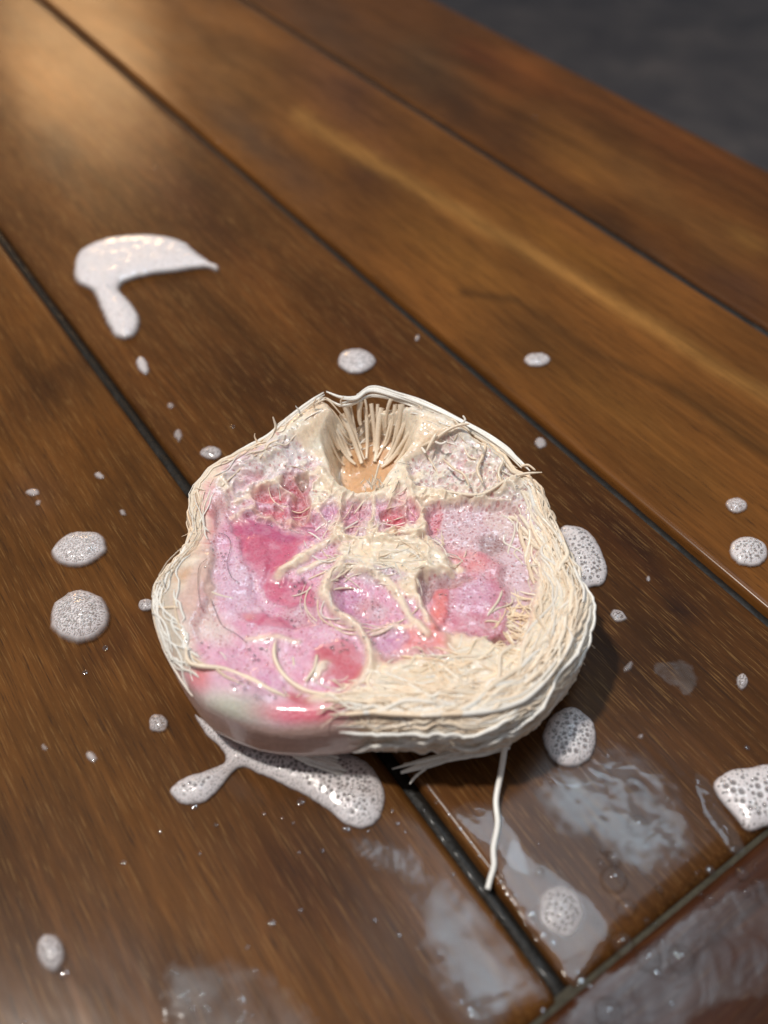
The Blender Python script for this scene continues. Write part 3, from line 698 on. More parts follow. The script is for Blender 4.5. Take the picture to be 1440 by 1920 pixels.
# bubbles in the lather on the cut face
bub = np.zeros(Xt.size); bz = np.zeros(Xt.size); Cf = Ct.reshape(-1, 3).copy(); fx = Xt.ravel(); fy = Yt.ravel(); ff = Ft.ravel()
zt_flat = Zt.ravel().copy()
cand = np.flatnonzero(ff > .45)
cells = {}
GS = 0.0012
for idx in range(len(fx)):
    cells.setdefault((int(fx[idx] // GS), int(fy[idx] // GS)), []).append(idx)
cells = {kk: np.array(vv) for kk, vv in cells.items()}
bubbles = []
us, vs_ = Ut.ravel(), Vt.ravel()
for _ in range(6500):
    c = int(rng.choice(cand)); cx_, cy_ = fx[c], fy[c]
    big = 0.0
    uu, vv = us[c], vs_[c]
    if uu > 760 and vv < 1010: big = .45
    elif uu > 940: big = .22
    R0 = MM * float(np.clip(rng.lognormal(-1.55 + big * 1.5, .38), .11, .95))
    i0, j0 = int(cx_ // GS), int(cy_ // GS); ids = [cells[(i, j)] for i in (i0 - 1, i0, i0 + 1) for j in (j0 - 1, j0, j0 + 1) if (i, j) in cells]
    ids = np.concatenate(ids); d = np.hypot(fx[ids] - cx_, fy[ids] - cy_) / R0
    m = d < 1.25
    ids, d = ids[m], d[m]
    if len(ids) == 0 or bub[ids].max() > .5: continue
    core = sstep(1.0, .65, d); wall = np.exp(-((d - 1.02) / .16) ** 2)
    bub[ids] = np.maximum(bub[ids], core)
    base = Cf[ids]; deep = base * np.array([.80, .42, .44]); 
    kc = rng.uniform(.35, .95)
    Cf[ids] = base * (1 - core * kc)[:, None] + deep * (core * kc)[:, None]
    Cf[ids] = Cf[ids] + (np.array([.80, .72, .74]) - Cf[ids]) * (.16 * wall)[:, None]
    bz[ids] += core * R0 * rng.uniform(-.35, .25) + wall * R0 * .12
    if R0 > .27 * MM and rng.random() < .75: bubbles.append((cx_, cy_, zt_flat[c], R0))
zt_flat += bz
Zt = zt_flat.reshape(Xt.shape); Ct = Cf.reshape(Ct.shape)
for k_ in range(10):
    w_ = (k_ + 1) / 10; cc_ = Zt[:, NR - 10 + k_]; sm_ = np.convolve(np.concatenate([cc_[-12:], cc_, cc_[:12]]), np.ones(25) / 25, 'valid'); Zt[:, NR - 10 + k_] = cc_ * (1 - w_) + sm_ * w_
# wall rows
tw = np.linspace(0, 1, NW + 1)[1:]
z_top = Zt[:, -1]
z_top_s = np.convolve(np.concatenate([z_top[-10:], z_top, z_top[:10]]), np.ones(21) / 21, 'valid')
lift = MM * (0.4 + 2.8 * sstep(-.35, -.95, sinT) * sstep(-.6, .1, np.cos(thv)))          # the front right underside hangs clear of the table
def wall_pos(th_i, t):
    """outer wall: t 0 at the cut face, 1 at the underside"""
    fi = (np.asarray(th_i) % (2 * math.pi) + math.pi) % (2 * math.pi) / (2 * math.pi) * NT
    a = np.floor(fi).astype(int) % NT; b = (a + 1) % NT; f = fi - np.floor(fi)
    R = Rv[a] * (1 - f) + Rv[b] * f; ins = inset[a] * (1 - f) + inset[b] * f; zt = z_top_s[a] * (1 - f) + z_top_s[b] * f
    lf = lift[a] * (1 - f) + lift[b] * f
    tt = np.asarray(t)
    # girth profile: rounds out, widest at 65 % of the way down, then tucks under
    rad_off = np.where(tt < .55, -ins * (1 - np.sin(np.clip(tt / .55, 0, 1) * math.pi / 2)) ** 1.2, 0)
    und = np.clip((tt - .72) / .28, 0, 1); rad_off = rad_off - und ** 2.2 * 4.5 * MM
    zz = lf + (zt - lf) * np.cos(np.clip(tt, 0, 1) * math.pi / 2) ** .85
    r = R + rad_off
    return CX + r * np.cos(th_i), CY + r * np.sin(th_i), zz
TH, TW = np.meshgrid(thv, tw, indexing='ij')
xw, yw, zw = wall_pos(TH, TW)
rowz = fbm(TH * 5, TW * 11 + 1.4 * fbm(TH * 2.5, TW * 2, 107, 2) * 2, 101, 3) - .5
rowf = fbm(TH * 14, TW * 42 + 3 * fbm(TH * 4, TW * 2, 108, 2), 103, 2) - .5
soapy = sstep(-.45, -.62, np.cos(TH)) * sstep(.15, -.3, np.sin(TH)) * 1.0              # smooth soap side at the front left
soapy = np.maximum(soapy, sstep(-.62, -.80, np.sin(TH)) * sstep(.02, -.14, np.cos(TH)))
dr = (1.1 * rowz + .3 * rowf) * MM * (1 - .88 * soapy) * np.clip(TW * 6, 0, 1)
xw += dr * np.cos(TH); yw += dr * np.sin(TH)
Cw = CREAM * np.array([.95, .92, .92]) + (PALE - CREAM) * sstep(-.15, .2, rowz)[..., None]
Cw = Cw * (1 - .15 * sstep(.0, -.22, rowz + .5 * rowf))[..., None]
Cs = np.array([.60, .40, .36]) + (np.array([.46, .08, .10]) - np.array([.60, .40, .36])) * (sstep(.42, .12, TW) * sstep(-.42, -.25, np.cos(TH)) * sstep(-.05, -.15, np.cos(TH)))[..., None]  # shade on the tucked-under soap side put into its brownish colour
Cs = Cs + (np.array([.55, .47, .38]) - Cs) * (sstep(.55, .2, TW) * sstep(-.40, -.55, np.cos(TH)))[..., None]
Cw = Cw * (1 - .9 * soapy[..., None]) + Cs * .9 * soapy[..., None]
Cw = Cw * (1 - .0 * TW[..., None]); seam = np.clip(1 - TW * 7, 0, 1)[..., None]
Cw = Cw * (1 - seam) + Ct[:, -1:, :] * seam
Vx = np.concatenate([Xt, xw], 1); Vy = np.concatenate([Yt, yw], 1); Vz = np.concatenate([Zt, zw], 1)
# blend the first wall rows onto the edge of the cut face
nb = 14
wb = np.linspace(0, 1, nb + 1)[1:][None, :]
Vz[:, NR:NR + nb] = Vz[:, NR - 1:NR] * (1 - wb) + Vz[:, NR:NR + nb] * wb
# the smooth front left lump of soap, where it bulges over the edge, its pale highlight painted in
uw, vw = proj(Vx[:, NR - 60:], Vy[:, NR - 60:], Vz[:, NR - 60:])
uw = uw + 10 * (fbm(Vx[:, NR - 60:] * 200, Vy[:, NR - 60:] * 200, 7) - .5); vw = vw + 8 * (fbm(Vx[:, NR - 60:] * 200, Vz[:, NR - 60:] * 200, 9) - .5)
lumpW = pol(uw, vw, [(338,1262),(372,1252),(425,1258),(466,1273),(505,1296),(545,1312),(620,1322),(640,1332),(600,1350),(520,1364),(440,1360),(385,1332),(352,1292)], 14)
colW = np.zeros(uw.shape + (3,)) + np.array([.70,.42,.52])
for mm, cc in ((ell(uw, vw, 440, 1330, 74, 28, 14, .8), SOAP_HIGHLIGHT), (ell(uw, vw, 368, 1268, 24, 28, -20, .7), np.array([.70,.25,.27])), (ell(uw, vw, 575, 1340, 80, 20, 4, .8), np.array([.66,.10,.16])), (ell(uw, vw, 558, 1306, 30, 12, 30, .4), DEEP)):
    colW = colW * (1 - mm[..., None]) + cc * mm[..., None]
LUMP_ALL = (lumpW, colW)
# underside
rb = np.array([.85, .5, .12])
xb = CX + (xw[:, -1:] - CX) * rb; yb = CY + (yw[:, -1:] - CY) * rb; zb = zw[:, -1:] * np.array([.6, 0, 0]) + .0004
Vx = np.concatenate([Vx, xb], 1); Vy = np.concatenate([Vy, yb], 1); Vz = np.concatenate([Vz, zb], 1)
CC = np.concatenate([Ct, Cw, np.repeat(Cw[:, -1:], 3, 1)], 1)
sl = slice(NR - 60, NR + NW); CC[:, sl] = CC[:, sl] * (1 - LUMP_ALL[0][..., None]) + LUMP_ALL[1] * LUMP_ALL[0][..., None]
NC = NR + NW + 3
soapW = np.concatenate([St_, soapy * (TW < .62) * .9, np.zeros((NT, 3))], 1); foamW = np.concatenate([Ft, np.zeros((NT, NW + 3))], 1)
soapW[:, sl] = np.maximum(soapW[:, sl], LUMP_ALL[0]); foamW[:, sl] *= 1 - LUMP_ALL[0]
V = np.stack([Vx, Vy, Vz], -1).reshape(-1, 3); CCf = CC.reshape(-1, 3)
ii = np.arange(NT)[:, None]; jj = np.arange(NC - 1)[None, :]; i2 = (ii + 1) % NT
FQ = np.stack([ii * NC + jj, ii * NC + jj + 1, i2 * NC + jj + 1, i2 * NC + jj], -1).reshape(-1, 4)
# shared vertex normals so that the pieces meet without a seam
d1 = V[FQ[:, 2]] - V[FQ[:, 0]]; d2 = V[FQ[:, 3]] - V[FQ[:, 1]]; fn = np.cross(d1, d2)
VN = np.zeros_like(V)
for q in range(4): np.add.at(VN, FQ[:, q], fn)
VN /= np.linalg.norm(VN, axis=1, keepdims=True) + 1e-15
if VN[NC // 4::NC, 2].mean() < 0: FQ = FQ[:, ::-1]; VN = -VN
sw = soapW.ravel()[FQ].mean(1); fw = foamW.ravel()[FQ].mean(1)
kindF = np.where((sw > .5) & (sw >= fw), 1, np.where(fw > .5, 2, 0))
loofah = empty('loofah_slice', (CX, CY, 0))
tag(loofah, 'round cream loofah slice packed with pink soap and lather on the boards', 'sponge')
def sub(name, sel, mat):
    fq = FQ[sel]; idx, inv = np.unique(fq, return_inverse=True)
    return mesh_obj(name, V[idx], inv.reshape(fq.shape), mat, loofah, colours=CCf[idx], normals=VN[idx])
body = sub('sponge_body', kindF == 0, M_SPONGE)
sub('soap_core', kindF == 1, M_SOAP)['label'] = 'wet pink soap showing between the fibres'
la = sub('lather', kindF == 2, M_LATHER); la['label'] = 'lilac white lather of fine bubbles'; la['kind'] = 'stuff'

def surf_z(x, y):
    return top_surface(np.asarray(x), np.asarray(y))[0]

# --- fibres on the cut face, following drawn lines
def px_line(pts, z=.0205, n=7):
    P = smooth_open(np.array(pts, float), n); return unp(P[:, 0], P[:, 1], z)
def on_top(P, lift_mm):
    P = P.copy(); r = np.hypot(P[:, 0] - CX, P[:, 1] - CY); th = np.arctan2(P[:, 1] - CY, P[:, 0] - CX)
    z = surf_z(P[:, 0], P[:, 1]); kz = np.ones(5) / 5
    z = np.convolve(np.pad(z, 2, 'edge'), kz, 'valid') if len(z) > 5 else z
    if len(z) > 9: z = np.convolve(np.pad(z, 4, 'edge'), np.ones(9) / 9, 'valid')
    P[:, 2] = z + lift_mm * MM; return P
def taper(n, r, a=.35, b=.35):
    t = np.linspace(0, 1, n); return r * np.minimum(1, np.minimum(a + t * 6, b + (1 - t) * 6)) * (1 + .18 * (vn(t * 12, t * 0, random.randint(0, 999)) - .5) * 2)
NAMED = [([(620,1082),(607,1112),(632,1142),(668,1170),(688,1205),(693,1238),(678,1268),(655,1290)], .62), ([(648,1066),(692,1066),(727,1086),(755,1122),(770,1157)], .50),
         ([(348,1212),(353,1238),(378,1249),(425,1252),(466,1268),(502,1288),(535,1301)], .62), ([(514,1200),(514,1226),(530,1258),(562,1284),(602,1301),(640,1309)], .62),
         ([(594,1222),(589,1248),(572,1272)], .42), ([(548,1222),(550,1240)], .32), ([(436,962),(470,948),(502,959),(548,963),(590,955),(622,935)], .42),
         ([(776,902),(830,917),(900,928),(955,910),(1012,908)], .50), ([(764,885),(776,925),(793,960),(800,985),(770,1003),(716,1008)], .50),
         ([(716,1008),(660,998),(628,1003)], .40), ([(640,932),(646,976),(626,1000),(590,1020),(556,1045),(524,1068)], .42), ([(440,936),(500,906),(562,890),(606,882)], .40),
         ([(640,1275),(690,1290),(750,1300),(800,1285)], .5), ([(700,1250),(690,1280),(720,1310),(790,1330)], .5), ([(655,1290),(700,1300),(760,1285),(850,1240)], .5),
         ([(600,1305),(680,1318),(760,1320),(850,1300)], .5), ([(620,1320),(640,1300),(665,1292)], .5)]
for pts, r in [q for k_, q in enumerate(NAMED) if k_ in (2, 3, 4, 5, 7, 12, 13, 14, 15)]:
    P = on_top(px_line(pts), -.1); tb = Tubes(); cc = CREAM * random.uniform(.45, .7) + PALE * .5
    tb.add(P, taper(len(P), r * .72 * MM), cc, 7); tb.build('fibre', M_FIBRE, body)

# --- net of short fibres over the cut face and rim
net = Tubes(); Tfib = 0
def walk(th0, rho0, dth, n, wander, rad, colour, liftmm):
    t = np.linspace(0, 1, n); sd = random.randint(0, 9999)
    th = th0 + dth * t; rho = rho0 + wander * 1.3 * (fbm(t * 1.5, t * 0 + .5, sd, 1) - .5)
    R = Rout(th); rho = np.clip(rho, 0, .955)
    P = np.stack([CX + rho * R * np.cos(th), CY + rho * R * np.sin(th), t * 0], -1)
    P = on_top(P, liftmm); P[:, 2] += MM * .5 * (fbm(t * 2, t * 0, sd + 1, 1) - .4)
    net.add(P, taper(n, rad * MM, .3, .3), colour, 5)
def fcol():
    a = random.random(); c = CREAM + (PALE - CREAM) * a
    if random.random() < .35: c = c + (WHITE - c) * random.uniform(.4, 1)
    return c * random.uniform(.85, 1.1)
for _ in range(120):                                   # rim fibres
    th0 = random.uniform(-math.pi, math.pi); d = math.degrees(th0)
    if -175 < d < -95: continue
    walk(th0, random.uniform(.86, .95), random.uniform(-.4, .4), 22, .09, random.uniform(.09, .22), fcol(), -.03)
for _ in range(280):                                   # broad front right rim
    th0 = math.radians(random.uniform(-105, 5)); walk(th0, random.uniform(.76, .955), random.uniform(.15, .5), 22, .15, min(.55, .09 + random.expovariate(6.0)), fcol(), random.uniform(-.25, .02))
for _ in range(60):                                    # torn inner edge of the broad rim
    th0 = math.radians(random.uniform(-82, -25)); walk(th0, random.uniform(.62, .78), random.uniform(.1, .35), 18, .12, min(.4, .08 + random.expovariate(8.0)), fcol() * np.array([1, .95, .88]), random.uniform(-.2, .02))
for _ in range(40):
    th0 = math.radians(random.uniform(-70, -10)); t = np.linspace(0, 1, 8); rho = random.uniform(.62, .72) + .14 * t; th = th0 + random.uniform(-.1, .1) * t; R = Rout(th)
    P = on_top(np.stack([CX + rho * R * np.cos(th), CY + rho * R * np.sin(th), t * 0], -1), .0); net.add(P, taper(8, random.uniform(.14, .34) * MM, .4, .8), fcol() * np.array([1, .93, .84]), 5)
def cross_fibre(cu, cv, L, a, rad, c, lf=.1, curl=.6):
    n = 12; t = np.linspace(-.5, .5, n); aa = math.radians(a) + curl * t
    P = np.stack([cu + L * t * np.cos(aa), cv + L * t * np.sin(aa)], -1); P[:, 1] += L * .08 * np.sin(t * 3 + random.random() * 6)
    Q = unp(P[:, 0], P[:, 1], .0205)
    if (np.hypot(Q[:, 0] - CX, Q[:, 1] - CY) / Rout(np.arctan2(Q[:, 1] - CY, Q[:, 0] - CX))).max() > .93: return
    Q = on_top(Q, lf); Q[:, 2] = np.convolve(np.pad(Q[:, 2], 2, 'edge'), np.ones(5) / 5, 'valid'); net.add(Q, taper(n, rad * MM, .3, .3), c, 5)
for cu, cv, du, dv, n in ((650, 965, 110, 40, 40), (880, 885, 100, 30, 30), (770, 1030, 110, 34, 110), (620, 1060, 60, 40, 60), (700, 1270, 130, 46, 40), (880, 1230, 130, 40, 50), (400, 1100, 30, 130, 10), (1010, 1040, 40, 110, 34), (470, 850, 70, 30, 22)):
    for _ in range(int(n * .2)):
        cross_fibre(random.gauss(cu, du * .5), random.gauss(cv, dv * .5), random.uniform(30, 90), random.uniform(-60, 60), random.uniform(.09, .24), fcol(), random.uniform(-.12, .05), random.uniform(-1.2, 1.2))
def swirl(cu, cv, r0, r1, n):
    for _ in range(n):
        rr_ = random.uniform(r0, r1); a0 = random.uniform(0, 6.28); da = random.uniform(.5, 1.6); t = np.linspace(0, 1, 16); a = a0 + da * t
        k_ = rr_ * (1 + .3 * (fbm(t * 2, t * 0, random.randint(0, 999), 1) - .5)); Q = unp(cu + 1.25 * k_ * np.cos(a), cv + .8 * k_ * np.sin(a), .0205)
        if (np.hypot(Q[:, 0] - CX, Q[:, 1] - CY) / Rout(np.arctan2(Q[:, 1] - CY, Q[:, 0] - CX))).max() > .93: continue
        net.add(on_top(Q, random.uniform(-.08, .1)), taper(16, random.uniform(.06, .16) * MM, .3, .3), fcol(), 5)
swirl(690, 1110, 50, 95, 22); swirl(740, 1010, 30, 90, 22); swirl(560, 905, 20, 60, 6)
# bristly cut ends standing up
def bristle(cu, cv, z, lean, L, rad, c=None):
    p = unp(cu, cv, z * MM); n = 6; t = np.linspace(0, 1, n)
    P = p + np.outer(t * L * MM, np.array([lean[0], lean[1], 1.0]) / math.sqrt(1 + lean[0] ** 2 + lean[1] ** 2)); P[:, 0] += .0003 * np.sin(t * 4 + random.random() * 6)
    net.add(P, np.linspace(rad, rad * .35, n) * MM, c if c is not None else fcol(), 5)
for _ in range(16): bristle(random.gauss(704, 12), random.gauss(912, 6), 20, (random.uniform(-.6, .6), random.uniform(.2, .9)), random.uniform(1.2, 3.0), .20)
for _ in range(5):
    q = random.random(); cu = 500 + 110 * q; cv = 822 - 80 * q + random.uniform(0, 20); bristle(cu, cv, 24.2, (random.uniform(-.4, .4), random.uniform(-.3, .5)), random.uniform(.5, 1.2), .3)
for a in ((515, 812, 24, (.02, .3), 4.2, .5), (482, 832, 23, (-.1, .4), 2.6, .3), (590, 765, 26, (.1, .1), 3, .3), (640, 758, 26, (.2, 0), 2.4, .35), (905, 850, 23, (-.2, .2), 2.5, .4), (560, 775, 26, (-.2, .3), 2, .3)): bristle(*a)
net_o = net.build('fibre_net', M_FIBRE, loofah); net_o['kind'] = 'stuff'; net_o['label'] = 'tangle of fine cream fibres'

# --- stiff fibres standing inside the far chamber
for kx in range(25):
    a = math.radians(24 + 136 * kx / 24 + random.uniform(-4.5, 4.5)); qq = np.linspace(1.06, random.uniform(.30, .92), 12)
    yy = 156.0 + qq * 13.0 * math.sin(a); hc = -5.6 + 3.0 * sstep(148, 165, yy); hw = 7.4 + 4.4 * sstep(148, 165, yy)
    xx = hc + qq * hw * math.cos(a) + .5 * np.sin(np.linspace(0, 3, 12) + kx)
    P = np.stack([xx * MM, yy * MM, xx * 0], -1); P = on_top(P, .05)
    tb = Tubes(); tb.add(P, np.linspace(.72, .40, 12) * MM * random.uniform(.45, 1.25), (PALE * .6 + CREAM * .4) * random.uniform(.92, 1.05), 6); tb.build('chamber_fibre', M_FIBRE, body)

# --- pale strands along the far rim
for off, r, z in ((0, .42, 25.8), (5, .36, 25.5), (-3, .3, 25.9), (9, .3, 25.0), (13, .3, 24.6), (3, .3, 26.0)):
    pts = [(612, 736), (640, 748), (668, 744), (697, 728), (745, 738), (795, 757), (850, 782), (905, 811), (948, 840), (978, 868), (994, 886)]
    zz = np.linspace(z, z - 3.6, len(pts)); P = np.array([unp(u, v + off + random.uniform(-2, 2), q * MM) for (u, v), q in zip(pts, zz)])
    if off: P = P[random.randint(0, 2):len(P) - random.randint(0, 2)]
    P = smooth_open(P, 6); P[:, 2] += .6 * MM * (fbm(np.linspace(0, 5, len(P)), np.zeros(len(P)), int(off * 7 + 50), 2) - .5); P[:, 1] += .8 * MM * (fbm(np.linspace(0, 5, len(P)), np.zeros(len(P)), int(off * 7 + 90), 2) - .5); tb = Tubes(); tb.add(P, taper(len(P), r * MM), WHITE * random.uniform(.95, 1.05), 7); tb.build('rim_strand', M_FIBRE, body)
for off, r, z in ((2, .42, 24.8), (6, .32, 24.5), (11, .3, 24.2)):
    pts = [(606, 734), (572, 757), (536, 785), (500, 816), (462, 836), (430, 853)]
    P = smooth_open(np.array([unp(u + off * .4, v + off, (z - .5 * i) * MM) for i, (u, v) in enumerate(pts)]), 6)
    tb = Tubes(); tb.add(P, taper(len(P), r * MM), WHITE * .98, 7); tb.build('rim_strand', M_FIBRE, body)
pts = [(352, 1010), (334, 1044), (304, 1082), (290, 1112), (292, 1160), (304, 1204), (322, 1248)]
for off, z0 in ((3, 18.5), (9, 18.8), (16, 19)):
    P = smooth_open(np.array([unp(u + off, v, (z0 - .8 * i) * MM) for i, (u, v) in enumerate(pts)]), 6)
    tb = Tubes(); tb.add(P, taper(len(P), .38 * MM), WHITE * .95, 7); tb.build('rim_strand', M_FIBRE, body)
for x0 in (308, 318, 334, 346):
    P = smooth_open(np.array([unp(x0, 1145, .0185), unp(x0 - 2, 1180, .0178), unp(x0 + 8, 1222, .0165)]), 6)
    tb = Tubes(); tb.add(P, taper(len(P), .42 * MM), WHITE, 6); tb.build('rim_strand', M_FIBRE, body)

# loose fibres that stick out over the rim
for pts, zz, r in (([(788, 838), (812, 826), (840, 806), (862, 797), (880, 795)], (21, 23, 25, 26, 26.5), .38), ([(862, 797), (872, 788), (868, 779)], (26, 27, 27.6), .25), ([(812, 826), (826, 832), (838, 828)], (23, 24, 24.5), .3),
                   ([(790, 838), (798, 850)], (21, 21), .35), ([(975, 875), (990, 872), (1004, 882)], (22.5, 23, 22.6), .28), ([(800, 845), (818, 812)], (22, 25), .4), ([(905, 905), (895, 880), (905, 855), (912, 830)], (21, 22, 22.6, 23), .36),
                   ([(880, 912), (870, 890), (850, 878), (830, 860)], (21, 22, 22, 22), .3), ([(940, 905), (935, 885), (945, 862)], (21, 22, 23), .34), ([(712, 868), (708, 880), (702, 905)], (23.5, 22.5, 20.5), .26)):
    P = smooth_open(np.array([unp(u, v, z * MM) for (u, v), z in zip(pts, zz)]), 6)
    tb = Tubes(); tb.add(P, taper(len(P), r * MM), fcol(), 6); tb.build('loose_fibre', M_FIBRE, loofah)

# --- fibres wrapping the outer wall
wrap = Tubes()
def wallfibre(th0, dth, t0, dt, rad, colour, out=.25, n=26, target=None):
    t = np.linspace(0, 1, n); sd = random.randint(0, 9999)
    th = th0 + dth * t; tt = np.clip(t0 + dt * t + .34 * (fbm(t * 1.8, t * 0, sd, 2) - .5), .02, .97)
    x, y, z = wall_pos(th, tt); w = out * MM * (1 + .9 * fbm(t * 3, t * 0, sd + 3, 2)) * np.sin(np.clip(t * math.pi, .12, math.pi - .12)) ** .4
    P = np.stack([x + w * np.cos(th), y + w * np.sin(th), z + .2 * MM], -1); P[:, 2] = np.maximum(P[:, 2], .0008)
    (target or wrap).add(P, taper(n, rad * MM, .3, .3), colour, 6)
for _ in range(430):
    d = random.uniform(-100, 20) if random.random() < .75 else random.uniform(-180, 180)
    if -165 < d < -104: continue
    wallfibre(math.radians(d), random.uniform(.15, .75), random.uniform(.05, .8), random.uniform(-.35, .35), min(.5, .07 + random.expovariate(8.0)), fcol(), random.uniform(-.15, .3))
for _ in range(26):
    wallfibre(math.radians(random.uniform(-180, -150)), random.uniform(.1, .4), random.uniform(.1, .5), random.uniform(-.1, .1), random.uniform(.16, .3), WHITE * .95, .1)
for _ in range(46):                                    # wisps that leave the side and end in the air
    d = math.radians(random.choice([random.uniform(-100, 10), random.uniform(-100, 10), random.uniform(10, 170)])); n = 12; t = np.linspace(0, 1, n); th = d + random.uniform(-.12, .12) * t
    x, y, z = wall_pos(th, np.clip(random.uniform(.1, .75) + random.uniform(-.1, .1) * t, .02, .95)); w = random.uniform(.6, 2.2) * MM * t ** 1.6
    P = np.stack([x + w * np.cos(th), y + w * np.sin(th), np.maximum(z + random.uniform(-.6, .8) * MM * t ** 2, .0008)], -1); wrap.add(P, np.linspace(1, .3, n) * random.uniform(.08, .2) * MM, fcol(), 5)
wo = wrap.build('wall_fibres', M_FIBRE, body); wo['kind'] = 'stuff'; wo['label'] = 'wet cream fibres wound round the side'
for d, dd, t0, dt, r in ((-98, 40, .40, .10, .4), (-84, 30, .62, -.22, .42), (-60, 36, .48, -.26, .36), (-95, 18, .68, .06, .5), (-70, 18, .74, -.14, .5), (-34, 30, .46, -.24, .36)):
    tb = Tubes(); wallfibre(math.radians(d), math.radians(dd), t0, dt, r, WHITE * random.uniform(.92, 1.05), .6, 30, tb); tb.build('outer_strand', M_FIBRE, body)

# --- frayed flaps at the front and the long hanging thread
def flap(name, pts, n, spread, rad):
    tb = Tubes(); P0 = np.array([unp(u, v, z * MM) for u, v, z in pts])
    for k_ in range(n):
        f = (k_ / (n - 1) - .5) * spread; P = P0.copy(); P[:, 1] += f * MM * np.linspace(.8, 1.15, len(P)); P[:, 2] += MM * random.uniform(-.15, .25); P[-1, :2] += MM * np.array([random.gauss(0, .8), random.gauss(0, .7)]); P[-2, :2] += MM * np.array([random.gauss(0, .5), random.gauss(0, .4)])
        cut = random.uniform(.78, 1.0); S = smooth_open(P, 8); S = S[:max(6, int(len(S) * cut))]
        S[:, 2] = np.maximum(S[:, 2] + .25 * MM * (vn(np.linspace(0, 4, len(S)), np.zeros(len(S)), k_ + 31) - .5), .0006)
        tb.add(S, taper(len(S), rad * MM, .8, .3), WHITE * random.uniform(.85, 1.05), 6)
    return tb.build(name, M_FIBRE, loofah)
flap('frayed_flap', [(548, 1404, 5.0), (585, 1421, 3.6), (620, 1434, 2.6), (655, 1446, 1.8)], 13, 2.8, .42)
flap('frayed_flap', [(955, 1395, 5.0), (900, 1408, 4.4), (850, 1416, 3.8), (800, 1430, 2.8), (730, 1448, 1.6)], 10, 1.6, .46)
tb = Tubes()
for pts in ([(800, 1440, 2.0), (780, 1455, 1.4), (768, 1470, .9)], [(905, 1352, 9), (938, 1346, 9.2), (965, 1330, 9.6)]):
    P = smooth_open(np.array([unp(u, v, z * MM) for u, v, z in pts]), 6); tb.add(P, taper(len(P), .3 * MM), WHITE, 6)
P = smooth_open(np.array([unp(u, v, z * MM) for u, v, z in [(1045, 1300, 7), (1070, 1282, 6.5), (1078, 1262, 7.5)]]), 6); tb.add(P, taper(len(P), .4 * MM), WHITE * .9, 6)
tb.build('frayed_end', M_FIBRE, loofah)
tb = Tubes(); P = smooth_open(np.array([unp(u, v, z * MM) for u, v, z in [(948, 1385, 6.5), (945, 1412, 5.2), (939, 1450, 3.2), (930, 1500, 1.7), (933, 1545, 1.0), (925, 1590, .7), (926, 1622, .65), (919, 1648, .6), (914, 1668, .5)]]), 8)
tb.add(P, np.linspace(.62, .52, len(P)) * MM, WHITE * 1.0, 8); tb.build('hanging_thread', M_FIBRE, loofah)['label'] = 'long white thread trailing onto the boards'

# --- real bubbles standing on the lather
def bubble_mesh(name, items, mat, parent, seg=10, rings=5):
    Vb = []; Fb = []; n0 = 0
    ph = np.linspace(0, math.pi * .62, rings + 1); az = np.linspace(0, 2 * math.pi, seg, endpoint=False)
    unit = np.array([[0, 0, 1]] + [[math.sin(p) * math.cos(a), math.sin(p) * math.sin(a), math.cos(p)] for p in ph[1:] for a in az])
    fq = []
    for j in range(seg): fq.append([0, 1 + j, 1 + (j + 1) % seg, 1 + (j + 1) % seg])
    for i in range(rings - 1):
        for j in range(seg): fq.append([1 + i * seg + j, 1 + (i + 1) * seg + j, 1 + (i + 1) * seg + (j + 1) % seg, 1 + i * seg + (j + 1) % seg])
    tri = [f[:3] for f in fq[:seg]]; quads = fq[seg:]
    faces = []
    for (x, y, z, r) in items:
        Vb.append(unit * r + np.array([x, y, z])); faces += [[a + n0 for a in f] for f in tri] + [[a + n0 for a in f] for f in quads]; n0 += len(unit)
    return mesh_obj(name, np.vstack(Vb), faces, mat, parent)
bb = bubble_mesh('lather_bubbles', [(x, y, z - r * .25, r * .92) for x, y, z, r in bubbles[:900]], M_BUBBLE, la); bb['kind'] = 'stuff'
# beads added for the sparkle on the lather, mirror reflection raised
beads = []
for cu, cv, su, sv, n, r0 in ((560, 1090, 12, 10, 16, .38), (585, 1110, 10, 8, 10, .25), (545, 1150, 8, 5, 5, .3), (630, 1210, 10, 6, 9, .34), (665, 1195, 14, 10, 8, .28), (690, 1130, 20, 10, 12, .24), (730, 1070, 26, 12, 22, .26), (470, 1215, 14, 8, 6, .4), (500, 1200, 20, 6, 6, .35), (450, 1290, 18, 6, 8, .32),
                              (480, 1300, 18, 6, 6, .36), (370, 1215, 8, 8, 6, .34), (830, 1110, 8, 4, 5, .3), (905, 1090, 24, 16, 5, .26), (790, 1190, 5, 4, 3, .4), (785, 1215, 10, 8, 5, .32), (690, 1195, 6, 6, 4, .4), (500, 965, 16, 6, 8, .22), (540, 905, 14, 14, 8, .22), (420, 1035, 10, 10, 8, .3), (640, 1150, 10, 10, 5, .3),
                              (800, 1300, 90, 14, 8, .3), (950, 1240, 70, 40, 10, .28), (880, 900, 60, 14, 22, .34), (960, 905, 30, 14, 10, .4), (700, 900, 150, 60, 90, .16), (650, 1080, 200, 130, 200, .17), (870, 900, 90, 40, 60, .2), (500, 900, 70, 40, 60, .16), (900, 1080, 60, 70, 60, .18)):
    for _ in range(n):
        p = unp(random.gauss(cu, su), random.gauss(cv, sv), .0205)
        if math.hypot(p[0] - CX, p[1] - CY) > .93 * float(Rout(math.atan2(p[1] - CY, p[0] - CX))): continue
        r = r0 * random.uniform(.6, 1.25) * MM; beads.append((p[0], p[1], 0, r))
bx = np.array([b[0] for b in beads]); by = np.array([b[1] for b in beads]); bzz = surf_z(bx, by)
M_BEAD = bubble_mat('sparkle bead', rough=0.05, base=0.34)
